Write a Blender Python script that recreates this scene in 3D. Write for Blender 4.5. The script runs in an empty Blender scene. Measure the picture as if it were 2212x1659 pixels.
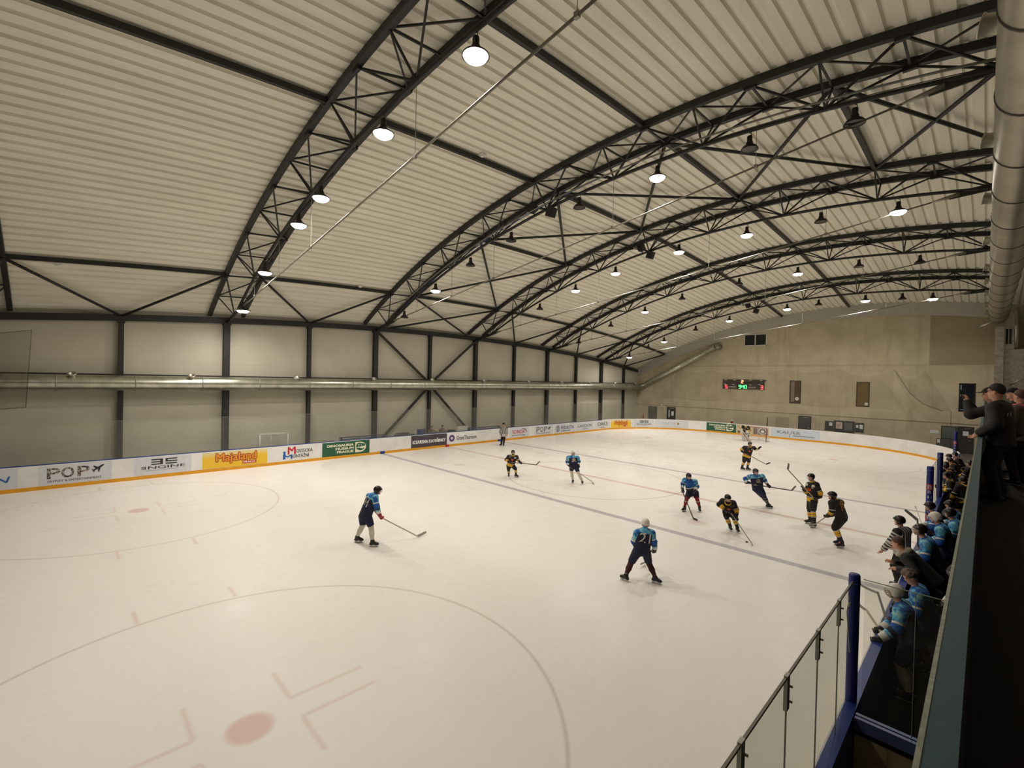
import bpy, math, random, colorsys
import numpy as np
from mathutils import Vector, Matrix
random.seed(7); rng = np.random.default_rng(7)
SC = bpy.context.scene; COL = SC.collection
PI = math.pi
ORD = ['first','second','third','fourth','fifth','sixth','seventh','eighth','ninth','tenth','eleventh','twelfth','thirteenth','fourteenth','fifteenth']

# ------------------------------------------------------------ materials
def srgb(r, g, b):
    f = lambda c: (c/255/12.92) if c/255 <= .04045 else ((c/255+.055)/1.055)**2.4
    return (f(r), f(g), f(b))
MATS = {}
def mat(name, col, rough=.55, metal=0., var=.08, scale=6., spec=.5, emit=None, estr=0., bump=0., bscale=40.):
    if name in MATS: return MATS[name]
    m = bpy.data.materials.new(name); m.use_nodes = True; MATS[name] = m
    nt = m.node_tree; N = nt.nodes; L = nt.links; b = N['Principled BSDF']
    b.inputs['Roughness'].default_value = rough; b.inputs['Metallic'].default_value = metal
    b.inputs['Specular IOR Level'].default_value = spec
    tc = N.new('ShaderNodeTexCoord'); nz = N.new('ShaderNodeTexNoise'); nz.inputs['Scale'].default_value = scale
    nz.inputs['Detail'].default_value = 3
    L.new(tc.outputs['Object'], nz.inputs['Vector'])
    mp = N.new('ShaderNodeMapRange'); mp.inputs[1].default_value = .3; mp.inputs[2].default_value = .7
    mp.inputs[3].default_value = 1-var; mp.inputs[4].default_value = 1+var
    L.new(nz.outputs[0], mp.inputs[0])
    mx = N.new('ShaderNodeMix'); mx.data_type = 'RGBA'; mx.blend_type = 'MULTIPLY'; mx.inputs[0].default_value = 1
    mx.inputs[6].default_value = (*col, 1); L.new(mp.outputs[0], mx.inputs[7]); L.new(mx.outputs[2], b.inputs['Base Color'])
    if bump:
        n2 = N.new('ShaderNodeTexNoise'); n2.inputs['Scale'].default_value = bscale; L.new(tc.outputs['Object'], n2.inputs['Vector'])
        bp = N.new('ShaderNodeBump'); bp.inputs['Strength'].default_value = bump; L.new(n2.outputs[0], bp.inputs['Height']); L.new(bp.outputs[0], b.inputs['Normal'])
    if emit:
        b.inputs['Emission Color'].default_value = (*emit, 1); b.inputs['Emission Strength'].default_value = estr
    return m

class X:
    """tiny expression builder over shader math nodes"""
    nt = None
    def __init__(s, sock): s.s = sock
    @staticmethod
    def op(o, *a):
        n = X.nt.nodes.new('ShaderNodeMath'); n.operation = o
        for i, v in enumerate(a):
            if isinstance(v, X): X.nt.links.new(v.s, n.inputs[i])
            else: n.inputs[i].default_value = v
        return X(n.outputs[0])
    def __add__(s, o): return X.op('ADD', s, o)
    def __radd__(s, o): return X.op('ADD', o, s)
    def __sub__(s, o): return X.op('SUBTRACT', s, o)
    def __rsub__(s, o): return X.op('SUBTRACT', o, s)
    def __mul__(s, o): return X.op('MULTIPLY', s, o)
    def __truediv__(s, o): return X.op('DIVIDE', s, o)
    def abs(s): return X.op('ABSOLUTE', s)
    def sqrt(s): return X.op('SQRT', s)
    def frac(s): return X.op('FRACT', s)
    def max(s, o): return X.op('MAXIMUM', s, o)
    def min(s, o): return X.op('MINIMUM', s, o)
    def ramp(s, a, b, c=0., d=1.):
        n = X.nt.nodes.new('ShaderNodeMapRange'); n.interpolation_type = 'SMOOTHSTEP'
        X.nt.links.new(s.s, n.inputs[0])
        for i, v in enumerate((a, b, c, d)): n.inputs[i+1].default_value = v
        return X(n.outputs[0])
def mixcol(fac, a, b):
    n = X.nt.nodes.new('ShaderNodeMix'); n.data_type = 'RGBA'
    for i, v in ((0, fac), (6, a), (7, b)):
        if isinstance(v, X): X.nt.links.new(v.s, n.inputs[i])
        elif i == 0: n.inputs[0].default_value = v
        else: n.inputs[i].default_value = (*v, 1)
    return X(n.outputs[2])
def new_mat(name, rough=.6, metal=0., spec=.5):
    m = bpy.data.materials.new(name); m.use_nodes = True; MATS[name] = m
    b = m.node_tree.nodes['Principled BSDF']; b.inputs['Roughness'].default_value = rough; b.inputs['Metallic'].default_value = metal
    b.inputs['Specular IOR Level'].default_value = spec
    X.nt = m.node_tree
    tc = m.node_tree.nodes.new('ShaderNodeTexCoord'); sp = m.node_tree.nodes.new('ShaderNodeSeparateXYZ')
    m.node_tree.links.new(tc.outputs['Object'], sp.inputs[0])
    return m, b, X(sp.outputs[0]), X(sp.outputs[1]), X(sp.outputs[2]), tc
def noise(tc, scale, detail=3, rough=.5, vec=None):
    n = X.nt.nodes.new('ShaderNodeTexNoise'); n.inputs['Scale'].default_value = scale; n.inputs['Detail'].default_value = detail
    n.inputs['Roughness'].default_value = rough
    X.nt.links.new(tc.outputs['Object'] if vec is None else vec, n.inputs['Vector'])
    return X(n.outputs[0])
def scaled(tc, sx, sy, sz):
    n = X.nt.nodes.new('ShaderNodeMapping'); n.inputs['Scale'].default_value = (sx, sy, sz)
    X.nt.links.new(tc.outputs['Object'], n.inputs['Vector']); return n.outputs[0]
def see_through(name, col, alpha_t, rough=.05, gloss=.06):
    """thin clear sheet: tinted transparency with a little gloss"""
    m = bpy.data.materials.new(name); m.use_nodes = True; MATS[name] = m
    nt = m.node_tree; N = nt.nodes; N.clear(); L = nt.links
    o = N.new('ShaderNodeOutputMaterial'); t = N.new('ShaderNodeBsdfTransparent'); t.inputs[0].default_value = (*alpha_t, 1)
    g = N.new('ShaderNodeBsdfGlossy'); g.inputs['Roughness'].default_value = rough; g.inputs[0].default_value = (.9, .9, .9, 1)
    d = N.new('ShaderNodeBsdfDiffuse'); d.inputs[0].default_value = (*col, 1)
    a = N.new('ShaderNodeMixShader'); b = N.new('ShaderNodeMixShader')
    nz = N.new('ShaderNodeTexNoise'); nz.inputs['Scale'].default_value = 3
    mr = N.new('ShaderNodeMapRange'); mr.inputs[3].default_value = gloss*.5; mr.inputs[4].default_value = gloss*1.5; L.new(nz.outputs[0], mr.inputs[0])
    a.inputs[0].default_value = .4; L.new(d.outputs[0], a.inputs[1]); L.new(g.outputs[0], a.inputs[2])
    L.new(mr.outputs[0], b.inputs[0]); L.new(t.outputs[0], b.inputs[1]); L.new(a.outputs[0], b.inputs[2]); L.new(b.outputs[0], o.inputs[0])
    return m

# ------------------------------------------------------------ mesh building
class MB:
    def __init__(s): s.v = []; s.f = []; s.m = []
    def add(s, vs, fs, mi=0):
        o = len(s.v); s.v += [tuple(map(float, q)) for q in vs]; s.f += [tuple(i+o for i in f) for f in fs]; s.m += [mi]*len(fs); return s
    def box(s, lo, hi, mi=0):
        (a, b, c), (d, e, f) = lo, hi
        return s.add([(a,b,c),(d,b,c),(d,e,c),(a,e,c),(a,b,f),(d,b,f),(d,e,f),(a,e,f)],
                     [(0,3,2,1),(4,5,6,7),(0,1,5,4),(1,2,6,5),(2,3,7,6),(3,0,4,7)], mi)
    def bar(s, a, b, w, h, up=(0,0,1), mi=0):
        a = Vector(a); b = Vector(b); d = (b-a).normalized(); up = Vector(up)
        r = d.cross(up)
        if r.length < 1e-4: r = d.cross(Vector((1,0,0)))
        r.normalize(); u = r.cross(d)
        vs = []
        for p in (a, b):
            for x, y in ((-1,-1),(1,-1),(1,1),(-1,1)): vs.append(p+r*(x*w/2)+u*(y*h/2))
        return s.add(vs, [(3,2,1,0),(4,5,6,7),(0,1,5,4),(1,2,6,5),(2,3,7,6),(3,0,4,7)], mi)
    def tube(s, pts, rad, n=8, mi=0, closed=False, cap=True):
        pts = [Vector(p) for p in pts]; k = len(pts)
        rad = rad if hasattr(rad, '__len__') else [rad]*k
        t0 = (pts[1]-pts[0]).normalized(); ref = Vector((0,0,1)) if abs(t0.z) < .9 else Vector((1,0,0))
        u = t0.cross(ref).normalized(); vs = []
        for i, p in enumerate(pts):
            t = ((pts[(i+1) % k] if (closed or i < k-1) else p)-(pts[i-1] if (closed or i > 0) else p)).normalized()
            u = (u-t*u.dot(t)).normalized(); w = t.cross(u)
            for j in range(n): vs.append(p+(u*math.cos(2*PI*j/n)+w*math.sin(2*PI*j/n))*rad[i])
        fs = []
        for i in range(k if closed else k-1):
            for j in range(n):
                a = i*n+j; b = i*n+(j+1) % n; c = ((i+1) % k)*n+(j+1) % n; d = ((i+1) % k)*n+j
                fs.append((a, b, c, d))
        if cap and not closed: fs += [tuple(range(n-1, -1, -1)), tuple((k-1)*n+j for j in range(n))]
        return s.add(vs, fs, mi)
    def lathe(s, prof, c, ax=(0,0,1), n=20, mi=0):
        ax = Vector(ax).normalized(); u = ax.orthogonal().normalized(); w = ax.cross(u); c = Vector(c); vs = []
        for r, h in prof:
            for j in range(n): vs.append(c+ax*h+(u*math.cos(2*PI*j/n)+w*math.sin(2*PI*j/n))*r)
        fs = [(i*n+j, i*n+(j+1) % n, (i+1)*n+(j+1) % n, (i+1)*n+j) for i in range(len(prof)-1) for j in range(n)]
        return s.add(vs, fs, mi)
    def build(s, name, mats, parent=None, smooth=False, origin=None):
        me = bpy.data.meshes.new(name)
        v = np.array(s.v) if len(s.v) else np.zeros((0, 3))
        if parent is not None: off = np.array(parent.location)
        elif origin is not None: off = np.array(origin)
        else: off = np.zeros(3)
        me.from_pydata((v-off).tolist(), [], s.f)
        for m in (mats if isinstance(mats, (list, tuple)) else [mats]): me.materials.append(m)
        if any(s.m): me.polygons.foreach_set('material_index', s.m)
        if smooth: me.polygons.foreach_set('use_smooth', [True]*len(s.f))
        me.update()
        o = bpy.data.objects.new(name, me); COL.objects.link(o)
        if parent is not None: o.parent = parent
        elif origin is not None: o.location = origin
        return o
def tag(o, label, cat, group=None, kind=None):
    o['label'] = label; o['category'] = cat
    if group: o['group'] = group
    if kind: o['kind'] = kind
    return o
def thing(name, loc, label, cat, group=None):
    o = bpy.data.objects.new(name, None); o.empty_display_size = .1; COL.objects.link(o); o.location = loc
    return tag(o, label, cat, group)
def struct(o, label=None, cat=None):
    o['kind'] = 'structure'
    if label: o['label'] = label
    if cat: o['category'] = cat
    return o
def part(mb, name, m, parent, smooth=False, label=None):
    # nested parts: offset by the sum of the ancestors' locations
    o = mb.build(name, m, None, smooth); off = Vector((0,0,0)); q = parent
    while q is not None: off += q.location; q = q.parent
    o.data.transform(Matrix.Translation(-off)); o.parent = parent
    if label: o['label'] = label
    return o
# a translated copy of a thing with its parts and sub-parts
def dup(o, loc, label=None, parent=None):
    c = o.copy(); COL.objects.link(c)
    if parent is None: c.location = loc
    else: c.parent = parent
    if label: c['label'] = label
    for ch in o.children: dup(ch, None, None, c)
    return c

# ------------------------------------------------------------ lettering (built-in font), made before the scene fills up
TXT = {}
def text2d(s, bold=0., shear=0., spacing=1.):
    key = (s, bold, shear, spacing)
    if key in TXT: return TXT[key]
    cu = bpy.data.curves.new('t', 'FONT'); cu.body = s; cu.size = 1; cu.offset = bold; cu.shear = shear; cu.space_character = spacing
    cu.resolution_u = 3; cu.fill_mode = 'FRONT'
    o = bpy.data.objects.new('t', cu); COL.objects.link(o)
    dg = bpy.context.evaluated_depsgraph_get(); dg.update()
    me = bpy.data.meshes.new_from_object(o.evaluated_get(dg), depsgraph=dg)
    v = np.array([x.co[:2] for x in me.vertices]); f = [tuple(p.vertices) for p in me.polygons]
    # faces may wind either way: make all counter-clockwise
    g = []
    for p in f:
        a = v[list(p)]; A = np.sum(a[:,0]*np.roll(a[:,1],-1)-np.roll(a[:,0],-1)*a[:,1]); g.append(p if A > 0 else p[::-1])
    bpy.data.objects.remove(o); bpy.data.curves.remove(cu); bpy.data.meshes.remove(me)
    lo = v.min(0); hi = v.max(0)
    TXT[key] = ((v-lo)/(hi-lo), g); return TXT[key]
for k in ['N','P','O','OUTLET & ENTERTAINMENT','NGINE','PRAHA','OSTECKÁ','ONTÁŽNÍ','M','DINOSAURIA','MUSEUM','PRAGUE','GrantThornton','Majaland','ICEARENA KATEŘINKY',
          'TECHNICOAT','Reinforced Coatings','PEDASTA','LAGOON','OAKS','VELOR','KAI','ER','24','21','78','A','B','DOMÁCÍ','HOSTÉ','E','R','V','S','3','7']:
    text2d(k)

# ------------------------------------------------------------ smooth bodies: blended tapered limbs meshed together as one skin
class Field:
    def __init__(s, lo, hi, h):
        s.lo = np.array(lo, float); s.h = h; s.n = np.maximum(np.ceil((np.array(hi)-s.lo)/h).astype(int)+1, 4)
        s.v = np.full(s.n, 1e3); s.ax = [s.lo[i]+h*np.arange(s.n[i]) for i in range(3)]
    def win(s, lo, hi):
        a = np.clip(np.floor((np.array(lo)-s.lo)/s.h).astype(int), 0, s.n-1); b = np.clip(np.ceil((np.array(hi)-s.lo)/s.h).astype(int)+1, 1, s.n)
        b = np.maximum(b, a+1)
        sl = tuple(slice(a[i], b[i]) for i in range(3)); g = np.meshgrid(*[s.ax[i][sl[i]] for i in range(3)], indexing='ij')
        return sl, np.stack(g, -1)
    def blend(s, sl, d, k):
        o = s.v[sl]; hk = np.maximum(k-np.abs(o-d), 0)
        s.v[sl] = np.minimum(o, d)-hk*hk/(4*k)
    def cone(s, a, b, ra, rb, k=.03):
        a = np.array(a, float); b = np.array(b, float); m = max(ra, rb)+k+2.5*s.h
        sl, P = s.win(np.minimum(a, b)-m, np.maximum(a, b)+m); ab = b-a
        t = np.clip(((P-a)@ab)/max(ab@ab, 1e-9), 0, 1)
        s.blend(sl, np.linalg.norm(P-a-t[..., None]*ab, axis=-1)-(ra+(rb-ra)*t), k); return s
    def ell(s, c, axes, rad, k=.02):
        c = np.array(c, float); A = np.array(axes, float); rad = np.array(rad, float); m = max(rad)+k+2.5*s.h
        sl, P = s.win(c-m, c+m); q = (P-c)@A.T/rad
        s.blend(sl, (np.linalg.norm(q, axis=-1)-1)*min(rad), k); return s
    def cut(s, p, n):
        """remove everything on the n side of the plane through p"""
        n = np.array(n, float); n /= np.linalg.norm(n)
        g = np.meshgrid(*s.ax, indexing='ij'); d = sum((g[i]-p[i])*n[i] for i in range(3))
        s.v = np.maximum(s.v, d); return s
    def cut_near(s, p, n, r):
        n = np.array(n, float); n /= np.linalg.norm(n); p = np.array(p, float)
        sl, P = s.win(p-r, p+r); d = (P-p)@n; rr = np.linalg.norm(P-p, axis=-1)
        s.v[sl] = np.where(rr < r, np.maximum(s.v[sl], d), s.v[sl]); return s
    def sample(s, P):
        q = np.clip((np.asarray(P)-s.lo)/s.h, 0, s.n-1.001); i = q.astype(int); f = q-i; r = 0
        for dx in (0, 1):
            for dy in (0, 1):
                for dz in (0, 1):
                    w = (f[:,0] if dx else 1-f[:,0])*(f[:,1] if dy else 1-f[:,1])*(f[:,2] if dz else 1-f[:,2])
                    r = r+w*np.clip(s.v[i[:,0]+dx, i[:,1]+dy, i[:,2]+dz], -1, 1)
        return r
    def mesh(s):
        v = s.v; nx, ny, nz = v.shape; I8 = [(x, y, z) for x in (0,1) for y in (0,1) for z in (0,1)]
        ins = v < 0; c = np.zeros((nx-1, ny-1, nz-1), int)
        for x, y, z in I8: c += ins[x:nx-1+x, y:ny-1+y, z:nz-1+z]
        act = (c > 0) & (c < 8); I = np.argwhere(act); idx = np.full(act.shape, -1); idx[act] = np.arange(len(I))
        acc = np.zeros((len(I), 3)); cnt = np.zeros(len(I))
        for a in I8:
            for k in range(3):
                if a[k] == 0:
                    b = list(a); b[k] = 1
                    va = v[I[:,0]+a[0], I[:,1]+a[1], I[:,2]+a[2]]; vb = v[I[:,0]+b[0], I[:,1]+b[1], I[:,2]+b[2]]
                    m = (va < 0) != (vb < 0); t = np.where(m, va/np.where(m, va-vb, 1), 0)
                    p = np.array(a, float)[None, :].repeat(len(I), 0); p[:, k] += t
                    acc[m] += p[m]; cnt[m] += 1
        V = s.lo+s.h*(I+acc/cnt[:, None]); F = []
        for k in range(3):
            u, w = (k+1) % 3, (k+2) % 3
            A = np.take(ins, range(v.shape[k]-1), axis=k); B = np.take(ins, range(1, v.shape[k]), axis=k)
            for e, flip in ((A & ~B, False), (~A & B, True)):
                E = np.argwhere(e); E = E[(E[:,u] > 0) & (E[:,w] > 0) & (E[:,u] < v.shape[u]-1) & (E[:,w] < v.shape[w]-1)]
                q = []
                for du, dw in ((-1,-1),(0,-1),(0,0),(-1,0)):
                    C = E.copy(); C[:,u] += du; C[:,w] += dw; q.append(idx[C[:,0], C[:,1], C[:,2]])
                q = np.stack(q, 1); F.append(q[:, ::-1] if flip else q)
        F = np.concatenate(F); F = F[(F >= 0).all(1)]
        return V, F
def subdiv(V, F):
    E = np.sort(np.concatenate([np.stack([F[:, i], F[:, (i+1) % 4]], 1) for i in range(4)]), 1)
    U, inv = np.unique(E[:, 0]*len(V)+E[:, 1], return_inverse=True); m = len(F); inv = inv.ravel()
    mid = (V[U//len(V)]+V[U % len(V)])/2; c = V[F].mean(1); n0, n1 = len(V), len(V)+len(U)
    e = [n0+inv[i*m:(i+1)*m] for i in range(4)]; cc = n1+np.arange(m)
    return np.concatenate([V, mid, c]), np.concatenate([np.stack([F[:, i], e[i], cc, e[i-1]], 1) for i in range(4)])
def mesh_obj(name, V, F, mats, parent, mi=None, smooth=True):
    me = bpy.data.meshes.new(name); off = Vector((0,0,0)); q = parent
    while q is not None: off += q.location; q = q.parent
    V = V-np.array(off); me.vertices.add(len(V)); me.vertices.foreach_set('co', V.ravel())
    me.loops.add(F.size); me.loops.foreach_set('vertex_index', F.ravel().astype(np.int32))
    me.polygons.add(len(F)); me.polygons.foreach_set('loop_start', (np.arange(len(F))*F.shape[1]).astype(np.int32))
    for m in mats: me.materials.append(m)
    if mi is not None: me.polygons.foreach_set('material_index', np.asarray(mi, np.int32))
    if smooth: me.polygons.foreach_set('use_smooth', np.ones(len(F), bool))
    me.update(calc_edges=True); me.validate()
    o = bpy.data.objects.new(name, me); COL.objects.link(o); o.parent = parent; return o
# ============================================================ the hall
YB = 30.4; XL = -15.62; XR = 16.3; YF = -30.6
def eave(y): return 8.57-.00225*y*y
RR = 46.3
def arch(x): return 5.63-(RR-math.sqrt(RR*RR-(x-6.5)**2))
def S(x, y): return eave(y)+arch(x)
steel = mat('dark_painted_steel', srgb(44,42,42), .5, 0, .12, 3, .4)
galv = mat('galvanised_steel', srgb(188,186,170), .38, .8, .1, 9, .5)
galv_dull = mat('dull_galvanised_steel', srgb(150,146,134), .5, .55, .1, 5, .5)
black = mat('black_coating', srgb(20,18,18), .5)
white_pl = mat('white_plastic', srgb(225,222,212), .45)
paper = mat('white_paper', srgb(226,226,220), .8)

# --- roof deck: trapezoid sheeting that runs along the hall
m, b, x, y, z, tc = new_mat('roof_deck_white', .5, 0, .35)
c = mixcol(noise(tc, 1, 4, .6, scaled(tc, 2.2, .25, 2.2)).ramp(.35, .7), srgb(228,223,206), srgb(238,234,218))
c = mixcol((noise(tc, 3.5, 5, .7, scaled(tc, 1, .12, 1)).ramp(.62, .75))*.3, c, srgb(186,178,156))
m.node_tree.links.new(c.s, b.inputs['Base Color'])
roof_m = m
g = MB(); ys = [YF-.3+(YB+.9-YF)*i/36 for i in range(37)]
prof = []; al = -.52
def arcx(a): return 6.5+RR*math.sin(a/RR)
a0 = -RR*math.asin((6.5-(XL-.1))/RR); a1 = RR*math.asin((XR+.2-6.5)/RR); a = a0; pitch = .434
while a < a1:
    prof += [(a, .12), (a+.245, .12), (a+.285, .20), (a+.385, .20)]; a += pitch
row = []
for yy in ys:
    for aa, dz in prof:
        th = aa/RR; row.append((6.5+(RR+dz)*math.sin(th), yy, eave(yy)+5.63-RR+(RR+dz)*math.cos(th)))
n = len(prof)
g.add(row, [(i*n+j, (i+1)*n+j, (i+1)*n+j+1, i*n+j+1) for i in range(36) for j in range(n-1)])
struct(g.build('ceiling', roof_m), 'white corrugated sheet roof vaulted over the whole rink', 'roof')

# --- walls
m, b, x, y, z, tc = new_mat('sandwich_panel_white', .55, 0, .35)
gr = ((z*8).frac()-.5).abs().ramp(.42, .5)
jt = ((z/1.1).frac()-.5).abs().ramp(.488, .5)
c = mixcol(noise(tc, .5, 3).ramp(.3, .7), srgb(190,184,166), srgb(199,194,176)); c = mixcol(gr*.12, c, srgb(150,146,130)); c = mixcol(jt*.3, c, srgb(120,116,104))
m.node_tree.links.new(c.s, b.inputs['Base Color']); panel_m = m
def wall_grid(name, pts, m): g = MB(); g.add(pts, [tuple(range(len(pts)))]); return struct(g.build(name, m))
g = MB(); ny = 40; vs = []
for i in range(ny+1):
    yy = YF+(YB+.4-YF)*i/ny
    vs += [(XL, yy, -.2), (XL, yy, S(XL, yy)+.2), (XL-.2, yy, -.2), (XL-.2, yy, S(XL, yy)+.2)]
fs = []
for i in range(ny):
    a, q = i*4, i*4+4; fs += [(a, q, q+1, a+1), (a+2, a+3, q+3, q+2), (a+1, q+1, q+3, a+3)]
g.add(vs, fs); struct(g.build('wall_left', panel_m), 'white horizontal panel wall behind the long row of boards', 'wall')
# concrete
m, b, x, y, z, tc = new_mat('cast_concrete', .85, 0, .3)
c = mixcol(noise(tc, .8, 5, .6).ramp(.3, .7), srgb(184,173,145), srgb(200,189,162))
c = mixcol(noise(tc, 1.2, 4, .6, scaled(tc, 1.6, 1, .18)).ramp(.5, .78)*.5, c, srgb(150,139,112))
vj = ((x/1.9+.13).frac()-.5).abs().ramp(.485, .5); c = mixcol(vj*.25, c, srgb(138,127,103))
hj = ((z/2.25-.02).frac()-.5).abs().ramp(.49, .5); c = mixcol(hj*.12, c, srgb(138,127,103))
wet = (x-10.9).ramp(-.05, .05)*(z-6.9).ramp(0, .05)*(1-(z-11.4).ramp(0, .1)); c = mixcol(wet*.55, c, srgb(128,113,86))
pat = ((x-.4).abs().ramp(.62, .55))*((z-1.25).abs().ramp(.72, .6)); c = mixcol(pat*.4, c, srgb(118,109,88))
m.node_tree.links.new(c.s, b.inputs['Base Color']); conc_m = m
g = MB(); nx = 40
def wz(x): return S(x, YB)-.95
xs = [XL-.2+(XR+.4-XL)*i/nx for i in range(nx+1)]
vs = []
for xx in xs: vs += [(xx, YB, 6.87), (xx, YB, max(wz(xx), 5.2)), (xx, YB+.4, -.2), (xx, YB+.4, max(wz(xx), 5.2))]
fs = []
for i in range(nx): a, q = i*4, i*4+4; fs += [(a, a+1, q+1, q), (a+2, q+2, q+3, a+3), (a+1, a+3, q+3, q+1)]
g.add(vs, fs)
g.box((XL-.2, YB-.10, 3.16), (XR+.2, YB+.35, 6.87)); g.box((XL-.2, YB-.16, 2.32), (XR+.2, YB+.35, 3.16)); g.box((XL-.2, YB-.10, -.2), (XR+.2, YB+.35, 2.32))
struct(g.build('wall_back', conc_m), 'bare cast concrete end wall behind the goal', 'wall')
g = MB(); vs = []
for xx in xs: vs += [(xx, YB-.12, max(wz(xx), 5.2)-.02), (xx, YB-.12, S(xx, YB)+.3), (xx, YB+.2, max(wz(xx), 5.2)-.02)]
fs = []
for i in range(nx): a, q = i*3, i*3+3; fs += [(a, q, q+1, a+1), (a, a+2, q+2, q)]
g.add(vs, fs); struct(g.build('trim_1', mat('pale_soffit_sheet', srgb(176,172,160), .6)), 'pale sheet band between concrete wall and roof', 'trim')
wall_grid('wall_right', [(XR, YF, -.2), (XR, YB+.3, -.2), (XR, YB+.3, 13), (XR, YF, 13.5)], mat('grey_plaster', srgb(150,142,126), .8))
wall_grid('wall_front', [(XL-.1, YF, -.2), (XR+.1, YF, -.2), (XR+.1, YF, 13.6), (6.5, YF, 13.6), (-2, YF, 12.2), (-9, YF, 9.5), (XL-.1, YF, 5.9)], mat('grey_plaster', srgb(150,142,126), .8))
g = MB(); g.box((XL-.2, YF-.2, -.25), (XR+.2, YB+.4, -.05)); struct(g.build('floor', mat('grey_screed', srgb(96,92,84), .8)), 'grey concrete floor around the rink', 'floor')

# --- eave beam on the long wall
g = MB(); pts = [(-15.42, -26+56*i/40.) for i in range(41)]
for (xa, ya), (xb, yb) in zip(pts, pts[1:]): g.bar((xa, ya, eave(ya)-.22), (xb, yb+.01, eave(yb)-.22), .2, .32)
tag(g.build('eave_beam', steel), 'long dark steel edge beam bowed along the top of the panel wall', 'beam')
# --- columns on the panel wall: every 4.5 m, those under arches thicker
colys = [-22.5+4.5*k for k in range(12)]
for k, yy in enumerate(colys):
    w = .3 if k % 2 == 0 else .2
    t = thing('steel_column', (-15.42, yy, 0), f'{"thick" if k%2==0 else "slim"} dark steel column on panel wall, {ORD[k]} counted from the near end', 'column', 'columns on the panel wall')
    g = MB(); zt = eave(yy)-.36; g.box((-15.55, yy-w/2, 0), (-15.32, yy-w/2+.03, zt)); g.box((-15.55, yy+w/2-.03, 0), (-15.32, yy+w/2, zt)); g.box((-15.46, yy-w/2, 0), (-15.42, yy+w/2, zt))
    g.box((-15.33, yy-w/2, 0), (-15.29, yy+w/2, zt)); part(g, 'shaft', steel, t)
    g = MB(); g.box((-15.6, yy-w/2-.04, zt-.12), (-15.25, yy+w/2+.04, zt)); part(g, 'head_plate', steel, t)
# wall cross bracing between the columns under the third and fourth arch
for nm, a, q in (('rising from the foot of the third arch column to the duct', (-15.33,-4.4,0.2), (-15.33,-.1,4.3)), ('rising from the foot of the fourth arch column to the duct', (-15.33,4.4,.2), (-15.33,.1,4.3)),
             ('falling from the head of the third arch column to the duct', (-15.33,-4.4,8.1), (-15.33,-.1,4.6)), ('falling from the head of the fourth arch column to the duct', (-15.33,4.4,8.1), (-15.33,.1,4.6))):
    g = MB(); g.bar(a, q, .14, .14); tag(g.build('wall_brace', steel), 'dark diagonal wall brace '+nm, 'brace', 'wall braces')

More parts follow.
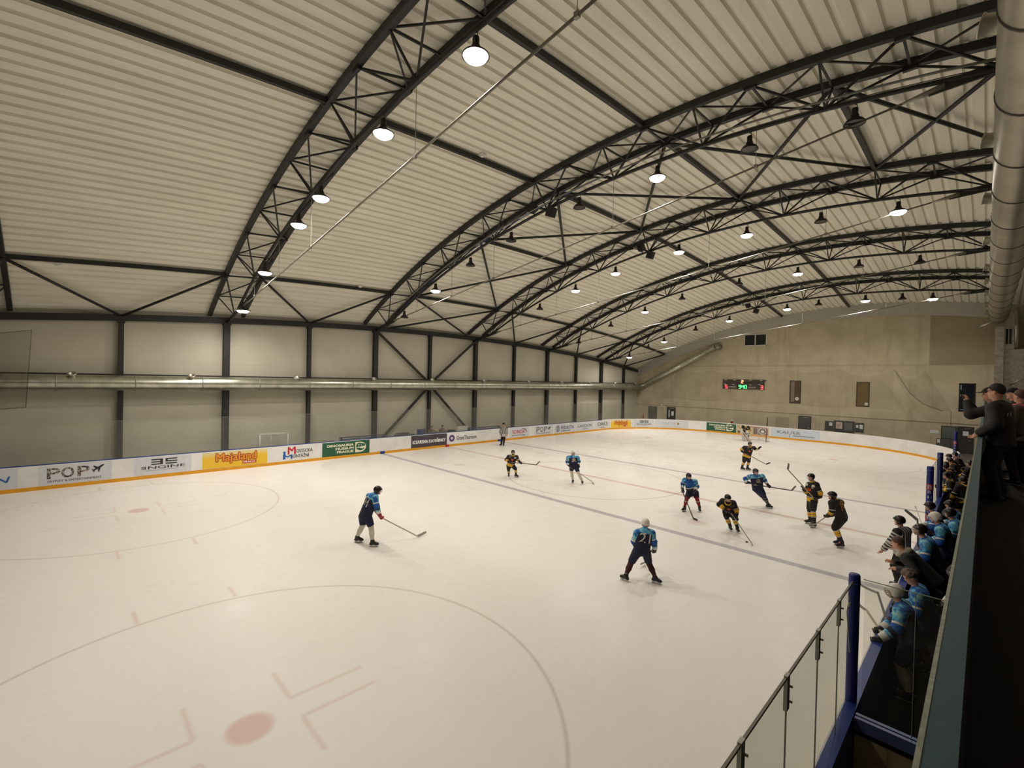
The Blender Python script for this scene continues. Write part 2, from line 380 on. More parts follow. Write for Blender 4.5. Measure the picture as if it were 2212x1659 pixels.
# --- arched lattice trusses
NX = [10.8+1.754*j for j in range(-15, 3)]
NAMES = ['first', 'second', 'third', 'fourth', 'fifth', 'sixth']
TY = [-22.5+9*k for k in range(6)]
def botz(x, y): return S(x, y)-1.05
lat = steel
for k, y0 in enumerate(TY):
    t = thing('arch_truss', (0, y0, 0), f'dark steel arched lattice truss spanning the roof, {NAMES[k]} counted from the near end', 'truss', 'arched roof trusses')
    yn, yf = y0-.8, y0+.8
    xx = [-15.45+(14.9+15.45)*i/44 for i in range(45)]
    for yy in (yn, yf):
        g = MB()
        for a, q in zip(xx, xx[1:]): g.bar((a, yy, S(a, yy)), (q+.01, yy, S(q+.01, yy)), .17, .22)
        part(g, 'top_chord', steel, t)
    g = MB(); bx = [-13.5+(14.3+13.5)*i/40 for i in range(41)]
    P = [(-15.4, y0, eave(y0)-.28)]+[(a, y0, botz(a, y0)) for a in bx]+[(15.2, y0, botz(14.3, y0)+.12)]
    g.tube(P, .066, 8); part(g, 'bottom_chord', steel, t, True)
    # tie rod with sleeves and hangers
    rz = lambda a: eave(y0)+.08+.1445*(a+13.5)
    g = MB(); g.tube([(-13.2, y0, rz(-13.2)), (13.2, y0, rz(13.2))], .03, 8); part(g, 'tie_rod', galv_dull, t, True, 'pale steel tie rod')
    for e, (a, q) in enumerate(((-15.2, -12.9), (13.0, 15.1))):
        g = MB(); zz = rz(a) if e else eave(y0)-.3
        if e: g.add([(13.0, y0-.03, rz(13.0)-.09), (15.1, y0-.03, botz(14.3, y0)+.0), (15.1, y0-.03, botz(14.3, y0)+.25), (13.3, y0-.03, botz(13.3, y0)), (13.0, y0+.03, rz(13.0)-.09), (15.1, y0+.03, botz(14.3, y0)+.0), (15.1, y0+.03, botz(14.3, y0)+.25), (13.3, y0+.03, botz(13.3, y0))],
                   [(0,1,2,3),(7,6,5,4),(0,4,5,1),(1,5,6,2),(2,6,7,3),(3,7,4,0)])
        else: g.bar((-15.3, y0, eave(y0)-.3), (-12.9, y0, rz(-12.9)), .06, .2)
        part(g, 'gusset_plate', steel, t)
        g = MB(); ea = 13.3 if e else -12.9; eb = 12.5 if e else -12.2
        g.tube([(ea, y0, rz(ea)), ((ea+eb)/2, y0, rz((ea+eb)/2)), (eb, y0, rz(eb))], [.085, .065, .032], 12); part(g, 'rod_socket', galv_dull, t, True)
    for a in (-10.25, -6.74, -3.23, 3.78, 9.0):
        g = MB(); g.tube([(a, y0, botz(a, y0)), (a, y0, rz(a))], .009, 5); g.box((a-.05, y0-.04, rz(a)-.05), (a+.05, y0+.04, rz(a)+.06)); part(g, 'hanger', galv_dull, t)
    # lattice members
    for j, a in enumerate(NX):
        if a < -15.3: continue
        for yy in (yn, yf):
            if j % 2 == 1: # above a bottom node
                g = MB(); g.bar((a, yy, S(a, yy)-.08), (a, y0, botz(a, y0)), .05, .05); part(g, 'web_member', lat, t)
            else:
                for d in (-1.754, 1.754):
                    if -14.2 < a+d < 14.4:
                        g = MB(); g.bar((a, yy, S(a, yy)-.08), (a+d, y0, botz(a+d, y0)), .055, .055); part(g, 'web_member', lat, t)
        g = MB(); g.bar((a, yn, S(a, yn)-.06), (a, yf, S(a, yf)-.06), .055, .055); part(g, 'strut', lat, t)
        if j < len(NX)-1:
            e = NX[j+1]; ya, yb = (yn, yf) if j % 2 else (yf, yn)
            g = MB(); g.bar((a, ya, S(a, ya)-.06), (e, yb, S(e, yb)-.06), .045, .045); part(g, 'web_member', lat, t)
    for a in NX[2::2]:
        g = MB(); g.box((a-.16, yn-.05, S(a, yn)-.19), (a+.16, yn+.06, S(a, yn)-.09)); part(g, 'node_plate', steel, t)
        g = MB(); g.box((a-.16, yf-.06, S(a, yf)-.19), (a+.16, yf+.05, S(a, yf)-.09)); part(g, 'node_plate', steel, t)
    # end post above the balcony
    g = MB(); g.bar((14.9, yn, S(14.9, yn)), (14.3, y0, botz(14.3, y0)), .09, .09); g.bar((14.9, yf, S(14.9, yf)), (14.3, y0, botz(14.3, y0)), .09, .09); g.bar((14.9, yn, S(14.9, yn)), (14.9, yf, S(14.9, yf)), .12, .16)
    part(g, 'end_frame', steel, t)

# --- purlins and roof braces
LV = {-12.: 'lowest line', -5.3: 'second line up', .15: 'third line up', 5.5: 'fourth line up', 10.8: 'top line'}
for k in range(6):
    for xx, lv in LV.items():
        if k < 5:
            if xx in (-5.3, 10.8) and k != 2: continue
            ya, yb = TY[k]+.8, TY[k+1]-.8; where = f'between {NAMES[k]} and {NAMES[k+1]} arch trusses'
        else:
            if xx in (-5.3, 10.8): continue
            ya, yb = TY[5]+.8, 30.15; where = 'beyond the last arch truss'
        g = MB(); nseg = 6
        for i in range(nseg):
            p, q = ya+(yb-ya)*i/nseg, ya+(yb-ya)*(i+1)/nseg; g.bar((xx, p, S(xx, p)), (xx, q+.005, S(xx, q)), .13, .17)
        tag(g.build('roof_purlin', steel), f'dark steel purlin {where}, {lv}', 'purlin', 'roof purlins')
def brace(xa, ya, xb, yb, lab, r=.065):
    g = MB(); P = [(xa, ya), (xb, yb)]
    g.tube([(p, q, (S(p, q) if p > -15.3 else eave(q)-.1)-.05) for p, q in P], r, 8); tag(g.build('roof_brace', steel, smooth=True), lab, 'brace', 'roof braces')
for k in range(6):
    if k == 2: continue
    mid = TY[k]+4.5
    if mid > 28: continue
    brace(-15.4, mid, -12, TY[k]+.8, f'slanting roof brace rising from the eave back to the {NAMES[k]} arch truss')
    if k < 5: brace(-15.4, mid, -12, TY[k+1]-.8, f'slanting roof brace rising from the eave on to the {NAMES[k+1]} arch truss')
    else: brace(-15.4, mid, -12, 30.1, 'slanting roof brace rising from the eave on to the concrete wall')
LX = [-15.4, -12, -5.3, .15, 5.5, 10.8, 14.9]
for i in range(6):
    lv = ['lowest', 'second', 'third', 'fourth', 'fifth', 'topmost'][i]
    brace(LX[i], -3.7, LX[i+1], 3.7, f'crossed roof brace of the {lv} panel, climbing away from the near end')
    brace(LX[i+1], -3.7, LX[i], 3.7, f'crossed roof brace of the {lv} panel, climbing toward the near end')

# --- lamps under the bottom chords
bell_m = mat('dark_bell_metal', srgb(34,24,22), .45, .2); glow = mat('lit_lens', (1, .95, .85), .4, emit=(1, .93, .8), estr=26)
lens_off = mat('unlit_lens', srgb(26,22,20), .3)
LXS = [11.5, 8.8, 5.65, 2.1, -2.0, -5.1, -8.3, -11.7]
lit = {0: [2], 1: [2, 3, 4, 5, 6, 7], 2: [2, 6], 3: [0, 2, 3, 4, 5], 4: [2, 5], 5: [0, 1, 3, 4, 6, 7]}  # the first arch's lit lamp is added, unseen, to brighten partition and near ice
dark = {2: [0, 1, 3, 4, 5, 7], 3: [1, 6], 4: [0, 1, 3, 4, 6, 7], 5: []}
PX = {5: [11.5, 7.8, 2.65, -1.9, -8.1, -11.95]}
WH = {1: (6.18, 2.08, -2.35, -4.5, -8.64, -12.2)}
POS = ['next to the balcony', 'second from the balcony', 'third from the balcony', 'fourth from the balcony', 'fifth from the balcony', 'sixth from the balcony', 'seventh from the balcony', 'eighth from the balcony']
LAMPS = []
def lamp(xx, k, on, rank, tilt=0):
    y0 = TY[k]; zt = botz(xx, y0)-.075
    t = thing('bell_lamp', (xx, y0, zt), f'{"lit white" if on else "unlit dark"} bell lamp under the {NAMES[k]} arch, {POS[rank]} among its {"lit" if on else "unlit"} lamps', 'lamp', 'lit bell lamps' if on else 'unlit bell lamps')
    r = .30 if on else .25
    g = MB(); g.tube([(xx, y0, zt), (xx+.05, y0, zt-.03), (xx+.05, y0, zt-.08), (xx, y0, zt-.12)], .012, 6); part(g, 'hook', steel, t)
    g = MB(); g.lathe([(0, 0), (.07, 0), (.08, -.05), (.075, -.16), (.1, -.2), (.1, -.24)], (xx, y0, zt-.1), n=16); part(g, 'ballast', bell_m, t, True)
    g = MB(); g.lathe([(.1, -.24), (.14, -.29), (.2, -.33), (r, -.4), (r+.01, -.43), (r-.015, -.43), (.19, -.345), (.1, -.3)], (xx, y0, zt-.1), n=24); part(g, 'shade', bell_m, t, True)
    g = MB(); g.lathe([(r-.02, -.42), (r-.05, -.47), (r*.6, -.52), (0, -.54)] if on else [(r-.03, -.415), (0, -.43)], (xx, y0, zt-.1), n=20); part(g, 'lens', glow if on else lens_off, t, True)
    if on: LAMPS.append((xx, y0, zt-.1-.56))
for k in range(0, 6):
    xs_on = WH.get(k) or PX.get(k) or [LXS[i] for i in lit[k]]
    for r_, xx in enumerate(xs_on): lamp(xx, k, True, r_)
    xs_off = [9.9, 4.86, -4.95, -9.8] if k == 5 else [LXS[i] for i in dark.get(k, [])]
    for r_, xx in enumerate(xs_off): lamp(xx, k, False, r_)
# loudspeakers in pairs on three arches
for k, xa, xb in ((2, -.5, .65), (3, -.17, .44), (5, -.3, .35)):
    for q, xx in enumerate((xa, xb)):
        zz = botz(xx, TY[k])+(.35 if q == 0 else -.3)
        t = thing('loudspeaker', (xx, TY[k], zz), f'black box loudspeaker on the {NAMES[k]} arch, the {"upper" if q == 0 else "lower"} one of two', 'loudspeaker', 'loudspeakers')
        g = MB(); a = Matrix.Rotation(.35 if q else -.35, 3, 'Y')
        vs = [Vector((x_, y_, z_)) for z_ in (-.2, .2) for x_, y_ in ((-.2,-.16),(.2,-.16),(.16,.14),(-.16,.14))]
        g.add([a @ v+Vector((xx, TY[k]-.1, zz)) for v in vs], [(3,2,1,0),(4,5,6,7),(0,1,5,4),(1,2,6,5),(2,3,7,6),(3,0,4,7)]); part(g, 'cabinet', black, t)
        g = MB(); g.tube([(xx, TY[k]-.1, zz+.15), (xx, TY[k], botz(xx, TY[k]))], .02, 6); part(g, 'bracket', steel, t)
for nm, c, yy, dz, r_ in (('blue', srgb(40,80,130), -4.2, .42, .018), ('dark', srgb(48,40,34), -4.15, .26, .012), ('pale', srgb(120,118,108), -4.8, .1, .03)):
    g = MB(); g.tube([(-13+27.2*i/30, yy, botz(-13+27.2*i/30, -4.5)+dz) for i in range(31)], r_, 6)
    tag(g.build('service_cable', mat(nm+'_cable_sheath', c, .5), smooth=True), f'{nm} service cable run along the third arch truss', 'cable')
# small pale heater plates and detectors on the roof
for i, (xx, yy, lab) in enumerate(((12.4, -10.2, 'small square white detector on the roof above the balcony end of the second bay'), (.35, -8.4, 'small oblong white detector on the roof in the second bay beside its purlin'), (-12.4, -20.2, 'small oblong white detector on the low roof edge of the first bay'), (-11.9, -7.4, 'small white detector on the low roof edge of the second bay'))):
    g = MB(); zz = S(xx, yy)+.1; g.box((xx-.12, yy-.12, zz-.05), (xx+.12, yy+.12, zz+.03)); g.lathe([(.09, 0), (.08, -.04), (0, -.05)], (xx, yy, zz-.05), n=14); tag(g.build('roof_detector', white_pl), lab, 'detector')

# --- ventilation duct along the panel wall, with nozzles, and its rise on the concrete wall
m, b, x, y, z, tc = new_mat('spiral_duct_zinc', .3, .85, .5)
st = ((y*7).frac()-.5).abs().ramp(.4, .5); c = mixcol(noise(tc, 2.5, 3).ramp(.3, .7), srgb(168,168,152), srgb(196,194,178)); c = mixcol(st*.18, c, srgb(130,130,118))
m.node_tree.links.new(c.s, b.inputs['Base Color']); duct_m = m
t = thing('ventilation_duct', (-14.85, 0, 4.42), 'long round zinc air duct running along the panel wall at mid height', 'duct')
g = MB(); g.tube([(-14.85, -27+56.6*i/20, 4.42) for i in range(21)], .37, 24); part(g, 'pipe', duct_m, t, True)
for yy in [-23+2.75*i for i in range(19)]:
    g = MB(); g.tube([(-14.85, yy-.02, 4.42), (-14.85, yy+.02, 4.42)], .385, 24); part(g, 'joint_band', galv_dull, t, True)
for yy in (-19.69, -15.19, -9.97, -4.96, -.28, 4.83, 10.12, 14.74, 19.31, 24.03, 28.3):
    g = MB(); d = Vector((.55, -.1, .83)).normalized(); c0 = Vector((-14.85, yy, 4.42))
    g.lathe([(.12, .3), (.12, .47), (.17, .5), (.17, .53), (.11, .53), (.1, .38), (0, .36)], c0, d, 18, 0)
    part(g, 'nozzle', galv, t, True)
g = MB(); g.tube([(-14.85, 29.5, 4.42), (-14.5, 29.85, 4.6), (-14.0, 29.9, 4.85), (-6.1, 29.9, 8.85)], .3, 20); part(g, 'rising_pipe', duct_m, t, True)
g = MB(); g.tube([(-6.1, 29.9, 8.85), (-5.85, 30.0, 8.95), (-5.8, 30.35, 8.95)], .31, 20); part(g, 'elbow', galv_dull, t, True)
for i in range(4):
    f = .12+.25*i; c0 = Vector((-14, 29.9, 4.85)).lerp(Vector((-6.1, 29.9, 8.85)), f); d = Vector((7.9, 0, 4)).normalized()*.03
    g = MB(); g.tube([c0-d, c0+d], .315, 20); part(g, 'joint_band', galv, t, True)
g = MB(); g.box((-15.24, -27, 4.79), (-15.19, 29.6, 4.86)); tag(g.build('cable_tray', steel), 'thin dark cable tray fixed above the air duct on panel wall', 'cable tray')

# --- big duct hung above the balcony edge
t = thing('ventilation_duct', (14.66, 0, 10.35), 'big round zinc air duct hung above the balcony rail', 'duct')
m, b, x, y, z, tc = new_mat('big_duct_zinc', .36, .75, .5)
st = ((y*5).frac()-.5).abs().ramp(.42, .5); c = mixcol(noise(tc, 1.2, 3).ramp(.3, .7), srgb(150,144,130), srgb(172,166,150)); c = mixcol(st*.12, c, srgb(120,114,104))
m.node_tree.links.new(c.s, b.inputs['Base Color'])
g = MB(); g.tube([(14.66, -26+55.2*i/16, 10.35) for i in range(17)], .5, 32); part(g, 'pipe', m, t, True)
for i in range(15):
    yy = -10.67+2.75*i
    g = MB(); g.tube([(14.66, yy-.025, 10.35), (14.66, yy+.025, 10.35)], .515, 32); part(g, 'joint_band', mat('dark_band', srgb(70,64,58), .5, .4), t, True)
    if i % 2 == 0:
        g = MB(); g.tube([(14.66, yy, 10.85), (14.66, yy, S(14.66, yy)+.1)], .012, 5); part(g, 'hanger', steel, t)
for yy in (-10.05, -5.45, -1.04, 4.33, 9.65, 13.39, 17.48, 22.53, 26.83):
    g = MB(); g.lathe([(.15, .4), (.15, .66), (.17, .68), (.17, .7), (.14, .7), (.13, .5), (0, .48)], (14.66, yy, 10.35), (-1, 0, .28), 18); part(g, 'nozzle', galv, t, True)
g = MB(); g.tube([(14.5, 29.2, 10.1), (13.6, 29.6, 9.7)], .11, 16); tag(g.build('air_outlet', galv, smooth=True), 'short pale zinc spout below the end of the big duct', 'air outlet')
# foil clad duct and riser at the balcony end
foil = mat('crumpled_foil', srgb(196,192,184), .28, .9, .2, 5, .5, bump=.6, bscale=6)
t = thing('foil_duct', (14.8, 28.8, 3.3), 'tall narrow foil wrapped duct dropping to the balcony below the big round duct', 'duct')
g = MB(); g.box((14.55, 28.5, 3.3), (14.98, 29.2, 9.6)); part(g, 'casing', foil, t)
g = MB()
for zz in (4.4, 5.9, 7.4, 8.9): g.box((14.53, 28.48, zz), (15.0, 29.22, zz+.06))
part(g, 'strap', galv_dull, t)
t = thing('foil_duct', (15.5, 29.4, 3.3), 'broad foil wrapped duct against concrete wall beside the narrow one', 'duct')
g = MB(); g.box((15.02, 29.2, 3.3), (16.1, 30.1, 8.0)); g.box((15.05, 29.0, 8.0), (15.5, 29.8, 10.6)); part(g, 'casing', foil, t)
g = MB(); g.tube([(15.6, 29.1, 8.1), (15.6, 29.1, 11.0)], .14, 12); part(g, 'riser_pipe', galv, t, True); g = MB(); g.tube([(15.35, 28.9, 5.4), (16.0, 28.7, 5.9)], .05, 10); part(g, 'side_pipe', galv, t, True)
t = thing('vent_grille', (15.1, 28.4, 9.2), 'dark slotted air grille beside the end of the big duct', 'vent')
g = MB(); g.box((15.05, 28.9, 8.3), (15.4, 28.98, 9.5)); part(g, 'frame', galv, t)
g = MB(); g.box((15.08, 28.87, 8.36), (15.2, 28.9, 9.44)); g.box((15.24, 28.87, 8.36), (15.37, 28.9, 9.44)); part(g, 'slots', black, t)
# ============================================================ ice sheet with its painted lines (soft, under a skin of ice)
W, LN, RC = 13.0, 28.0, 8.5
def smin(a, b): return a.min(b)
m, b, x, y, z, tc = new_mat('ice', .3, 0, .06)
base = mixcol(noise(tc, .12, 2, .5).ramp(.2, .8), srgb(240,236,228), srgb(247,243,236))
scr = noise(tc, 1, 5, .65, scaled(tc, 9, .9, 1)).ramp(.5, .8)*.07+noise(tc, 1, 5, .65, scaled(tc, .8, 8, 1)).ramp(.5, .8)*.06
base = mixcol(scr, base, srgb(214,208,196))
def band(d, hw, soft): return d.abs().ramp(hw+soft, hw-soft)
ya = y.abs(); xa = x.abs()
col = base
# blue lines, red line, goal lines
inside = xa.ramp(13.0, 12.95)
col = mixcol(band(ya-5.14, .15, .03)*.62*1.0, col, srgb(150,146,158))
nz = noise(tc, .35, 2).ramp(.3, .7, .35, .75)
col = mixcol(band(y, .14, .04)*nz, col, srgb(200,160,146))
col = mixcol(band(ya-24, .03, .03)*.3, col, srgb(190,120,110))
# circles
r0 = (x*x+y*y).sqrt(); col = mixcol(band(r0-4.5, .025, .035)*.55, col, srgb(128,122,116))
dx = xa-7; dy = ya-18
r1 = (dx*dx+dy*dy).sqrt(); col = mixcol(band(r1-4.5, .02, .045)*.5, col, srgb(176,138,126))
col = mixcol(r1.ramp(.37, .23)*.5, col, srgb(214,152,140))
dyn = ya-3.5; rn = (dx*dx+dyn*dyn).sqrt(); col = mixcol(rn.ramp(.40, .27)*.26, col, srgb(190,140,132))
# face-off L marks and hash ticks
adx, ady = dx.abs(), dy.abs()
l1 = band(ady-.63, .025, .05)*(adx-.68).abs().ramp(.44, .38); l2 = band(adx-.26, .025, .05)*(ady-1.21).abs().ramp(.62, .56)
hk = band(ady-.87, .03, .05)*(adx-4.82).abs().ramp(.36, .3)
col = mixcol(l1.max(l2)*.36, col, srgb(210,150,138)); col = mixcol(hk*.38, col, srgb(204,146,134))
# crease
yc = y-24; xc_ = x; cr = (xc_*xc_+yc*yc).sqrt(); col = mixcol(cr.ramp(1.85, 1.8)*(y-24).ramp(.02, -.02)*.12, col, srgb(150,180,210))
m.node_tree.links.new(col.s, b.inputs['Base Color'])
rf = noise(tc, .6, 4).ramp(.3, .7, .24, .38); m.node_tree.links.new(rf.s, b.inputs['Roughness'])
bp = m.node_tree.nodes.new('ShaderNodeBump'); bp.inputs['Strength'].default_value = .12; bp.inputs['Distance'].default_value = .03
hn = noise(tc, 1, 4, .6, scaled(tc, 5, 2.2, 1)); m.node_tree.links.new(hn.s, bp.inputs['Height']); m.node_tree.links.new(bp.outputs[0], b.inputs['Normal'])
def rr_loop(off, n=14):
    w, l = W+off, LN+off; P = []; r, q = RC+off, 5.5+off
    for cx, cy, a, r in ((w-r, l-r, 0, r), (-w+r, l-r, 90, r), (-w+q, -l+q, 180, q), (w-q, -l+q, 270, q)):
        for i in range(n+1):
            t = math.radians(a+90*i/n); P.append((cx+r*math.cos(t), cy+r*math.sin(t)))
    return P
g = MB(); P = rr_loop(.05); g.add([(p, q, 0) for p, q in P]+[(p, q, -.06) for p, q in P], [tuple(range(len(P)))]+[(i, i+len(P), (i+1) % len(P)+len(P), (i+1) % len(P)) for i in range(len(P))])
o = struct(g.build('floor_ice', m), 'wide white ice sheet with faded painted lines and circles', 'ice')

# --- dasher boards all round
m, b, x, y, z, tc = new_mat('board_plastic', .4, 0, .45)
c = mixcol(noise(tc, 1.2, 3).ramp(.3, .7), srgb(226,224,220), srgb(238,237,234))
c = mixcol(noise(tc, 1, 5, .75, scaled(tc, 4, 2.2, 5)).ramp(.69, .74)*.4, c, srgb(120,116,112))
jv = ((y/2.4+.2).frac()-.5).abs().ramp(.4965, .499); c = mixcol(jv*.3, c, srgb(140,138,134))
m.node_tree.links.new(c.s, b.inputs['Base Color']); board_m = m
blue_m = mat('blue_plastic', srgb(36,62,140), .38, 0, .15, 4); yel_m = mat('yellow_kick_plastic', srgb(226,160,24), .4, 0, .08, 3); red_m = mat('red_plastic', srgb(190,24,34), .4)
HB = 1.04
def sweep(o0, z0, o1, z1, skip=None):
    g = MB(); A = rr_loop(o0, 64); B = rr_loop(o1, 64); n = len(A); vs = []
    for (p, q), (s_, t_) in zip(A, B): vs += [(p, q, z0), (p, q, z1), (s_, t_, z1), (s_, t_, z0)]
    fs = []
    for i in range(n):
        a, e = i*4, ((i+1) % n)*4
        fs += [(a, a+1, e+1, e), (a+1, a+2, e+2, e+1), (a+2, a+3, e+3, e+2), (a+3, a, e, e+3)]
    return g.add(vs, fs)
t = thing('dasher_boards', (0, 0, 0), 'white dasher boards ringing the ice with yellow kick strip and blue cap', 'rink boards')
part(sweep(0, .15, .12, HB-.02), 'white_facing', board_m, t)
part(sweep(-.012, .0, .1, .155), 'kick_strip', yel_m, t, label='yellow kick strip')
cap = part(sweep(.025, HB-.02, .15, HB+.012), 'cap_rail', blue_m, t, label='blue cap rail, white round the far end'); cap.data.materials.append(board_m)
for p_ in cap.data.polygons:
    if p_.center.y > 6 and p_.center.x < 12.9 or p_.center.y > 19: p_.material_index = 1
part(sweep(.125, 0, .15, HB-.02), 'outer_skin', blue_m, t)
for yy, mm, nm in ((-5.14, blue_m, 'blue'), (5.14, blue_m, 'blue'), (0, red_m, 'red')):
    g = MB(); g.box((-13.01, yy-.16, 0), (-12.975, yy+.16, .158)); g.box((12.975, yy-.16, 0), (13.01, yy+.16, .158)); part(g, 'line_mark', mm, t, label=nm+' line mark on kick strip')

# --- path along the boards: s = 0 beside the centre line of the far long side
def rpath(s):
    s1 = LN-RC
    if s < s1: return Vector((-W, s)), Vector((0, 1))
    a = (s-s1)/RC
    if a < PI/2: return Vector((-W+RC-RC*math.cos(a), LN-RC+RC*math.sin(a))), Vector((math.sin(a), math.cos(a)))
    s2 = s-s1-RC*PI/2
    if s2 < 2*(W-RC): return Vector((-W+RC+s2, LN)), Vector((1, 0))
    a = (s2-2*(W-RC))/RC
    return Vector((W-RC+RC*math.sin(a), LN-RC+RC*math.cos(a))), Vector((math.cos(a), -math.sin(a)))
def onboard(s, z, off):
    p, t_ = rpath(s); n = Vector((t_.y, -t_.x)); q = p+n*off; return (q.x, q.y, z)
def flat_patch(g, s0, s1, z0, z1, off, mi=0):
    n = max(1, int(abs(s1-s0)/.35)); vs = []
    for i in range(n+1):
        s = s0+(s1-s0)*i/n; vs += [onboard(s, z0, off), onboard(s, z1, off)]
    g.add(vs, [(2*i, 2*i+2, 2*i+3, 2*i+1) for i in range(n)], mi)
def put_text(g, key, s0, s1, z0, z1, off, mi=0, bold=.012, shear=0.):
    v, f = text2d(key, 0., shear); k = 0
    # heavier strokes: the same letters printed again a few millimetres aside
    for dx, dz in (((0, 0),) if not bold else ((-bold*.4, 0), (bold*.4, 0)) if bold < .02 else ((-bold*.45, -bold*.2), (bold*.45, -bold*.2), (-bold*.45, bold*.2), (bold*.45, bold*.2)) if bold < .04 else [(bold*.7*math.cos(i*PI/4), bold*.7*math.sin(i*PI/4)) for i in range(8)]):
        g.add([onboard(s0+(s1-s0)*a+dx, z0+(z1-z0)*q+dz, off+.0004*k) for a, q in v], f, mi); k += 1
def put_poly(g, pts, s0, s1, z0, z1, off, mi=0):
    g.add([onboard(s0+(s1-s0)*a, z0+(z1-z0)*q, off) for a, q in pts], [tuple(range(len(pts)))], mi)
def disc(c, r, n=24, asp=1): return [(c[0]+r*math.cos(2*PI*i/n)*asp, c[1]+r*math.sin(2*PI*i/n)) for i in range(n)]
pr = lambda n, *c: mat('print_'+n, srgb(*c), .45, 0, .05, 5)
P_w, P_dk, P_gr, P_blu, P_red, P_grn, P_crm, P_vio, P_yel = pr('white', 238,236,232), pr('charcoal', 44,42,44), pr('grey', 120,120,122), pr('blue', 30,96,170), pr('red', 196,30,44), pr('green', 38,92,66), pr('cream', 232,228,200), pr('aubergine', 74,64,74), pr('yellow', 240,200,60)
P_pale, P_or, P_dred, P_purp, P_navy, P_bei, P_brn, P_lb, P_teal = pr('pale_grey', 214,216,220), pr('orange', 236,150,40), pr('dark_red', 150,36,30), pr('purple', 84,58,120), pr('navy', 30,52,104), pr('beige', 208,190,150), pr('brown', 108,84,72), pr('pale_blue', 206,216,228), pr('teal', 40,70,84)
def panel(s0, s1, mm, label, z0=.17, z1=.98, name='advertising_panel'):
    p = onboard((s0+s1)/2, z0, .004); t = thing(name, p, label, 'advertisement', 'advertisements on the boards')
    if mm: g = MB(); flat_patch(g, s0, s1, z0, z1, .004); part(g, 'panel', mm, t)
    return t
# yellow gradient of the amusement park sheet is printed: pale top edge to strong yellow
m, b, x, y, z, tc = new_mat('yellow_fade_print', .45)
c = mixcol((z-.55).ramp(-.1, .42), srgb(240,196,48), srgb(232,226,196)); m.node_tree.links.new(c.s, b.inputs['Base Color']); fade_m = m
m, b, x, y, z, tc = new_mat('speckled_letter_print', .5)
v = X.nt.nodes.new('ShaderNodeTexVoronoi'); v.inputs['Scale'].default_value = 26; X.nt.links.new(tc.outputs['Object'], v.inputs['Vector'])
sv = X.nt.nodes.new('ShaderNodeSeparateColor'); X.nt.links.new(v.outputs['Color'], sv.inputs[0])
c = mixcol(X(sv.outputs[0]).ramp(.35, .6), srgb(70,50,50), srgb(176,164,156)); X.nt.links.new(c.s, b.inputs['Base Color']); speck_m = m
PLANE = [(0,.42),(.1,.46),(.16,.4),(.32,.5),(.12,.78),(.2,.84),(.5,.66),(.78,.86),(.92,.92),(1,.9),(.96,.8),(.72,.58),(.6,.1),(.52,.12),(.5,.44),(.26,.28),(.24,.14),(.18,.12),(.12,.28)]
def ad_pop(s0, s1, label, far=False):
    t = panel(s0-.25, s1+.25, P_pale, label); w = s1-s0; g = MB(); k = 0
    for q, ch in ((0, 'P'), (.24, 'O'), (.52, 'P')): put_text(g, ch, s0+w*q, s0+w*(q+.21), .43, .86, .008, bold=.03)
    part(g, 'big_letters', speck_m, t)
    g = MB(); put_poly(g, PLANE, s0+w*.76, s1, .5, .9, .008); part(g, 'aeroplane_symbol', P_dk, t)
    g = MB(); put_text(g, 'OUTLET & ENTERTAINMENT', s0, s1*1-.05*w, .27, .36, .008); part(g, 'small_letters', P_gr, t)
def ad_engine(s0, s1, label):
    t = panel(s0-.25, s1+.25, P_pale, label); w = s1-s0; g = MB(); e = s0+.22*w
    for z0 in (.62, .73, .84): flat_patch(g, e, e+.26*w, z0, z0+.055, .008)
    flat_patch(g, e+.2*w, e+.26*w, .62, .895, .0085)
    e = s0+.54*w
    for z0 in (.62, .73, .84): flat_patch(g, e, e+.27*w, z0, z0+.055, .008)
    flat_patch(g, e, e+.05*w, .73, .895, .0085); part(g, 'logo', P_dk, t)
    g = MB(); flat_patch(g, s0, s0+.1*w, .545, .57, .008); flat_patch(g, s0, s0+.1*w, .49, .51, .008); flat_patch(g, s0, s0+.1*w, .435, .46, .008); flat_patch(g, s0+.08*w, s0+.1*w, .435, .57, .0085)
    put_text(g, 'NGINE', s0+.15*w, s1, .435, .57, .008); part(g, 'big_letters', P_dk, t)
    g = MB(); put_poly(g, [(0,0),(1,.2),(1,.8),(0,1)], s0+.1*w, s0+.86*w, .36, .375, .008); part(g, 'small_letters', P_gr, t)
def ad_maja(s0, s1, label):
    t = panel(s0, s1, fade_m, label); w = s1-s0; a, e = s0+.2*w, s0+.82*w
    g = MB(); put_text(g, 'Majaland', a, e, .36, .88, .008, bold=.06); part(g, 'letter_outline', P_dred, t)
    g = MB(); put_text(g, 'Majaland', a, e, .36, .88, .0125, bold=.03); part(g, 'letters', P_or, t)
    g = MB(); flat_patch(g, s0+.6*w, s0+.82*w, .27, .42, .014); part(g, 'red_tag', P_red, t)
    g = MB(); put_text(g, 'PRAHA', s0+.615*w, s0+.805*w, .295, .395, .018); part(g, 'tag_letters', P_w, t)
SKULL = [(.02,.5),(.06,.74),(.2,.9),(.42,.95),(.5,.86),(.66,.88),(.86,.82),(.97,.7),(.96,.58),(.8,.56),(.62,.58),(.5,.52),(.34,.5),(.24,.56),(.16,.46)]
JAW = [(.02,.42),(.14,.4),(.3,.42),(.5,.34),(.7,.3),(.86,.34),(.88,.26),(.7,.16),(.44,.12),(.2,.2),(.06,.3)]
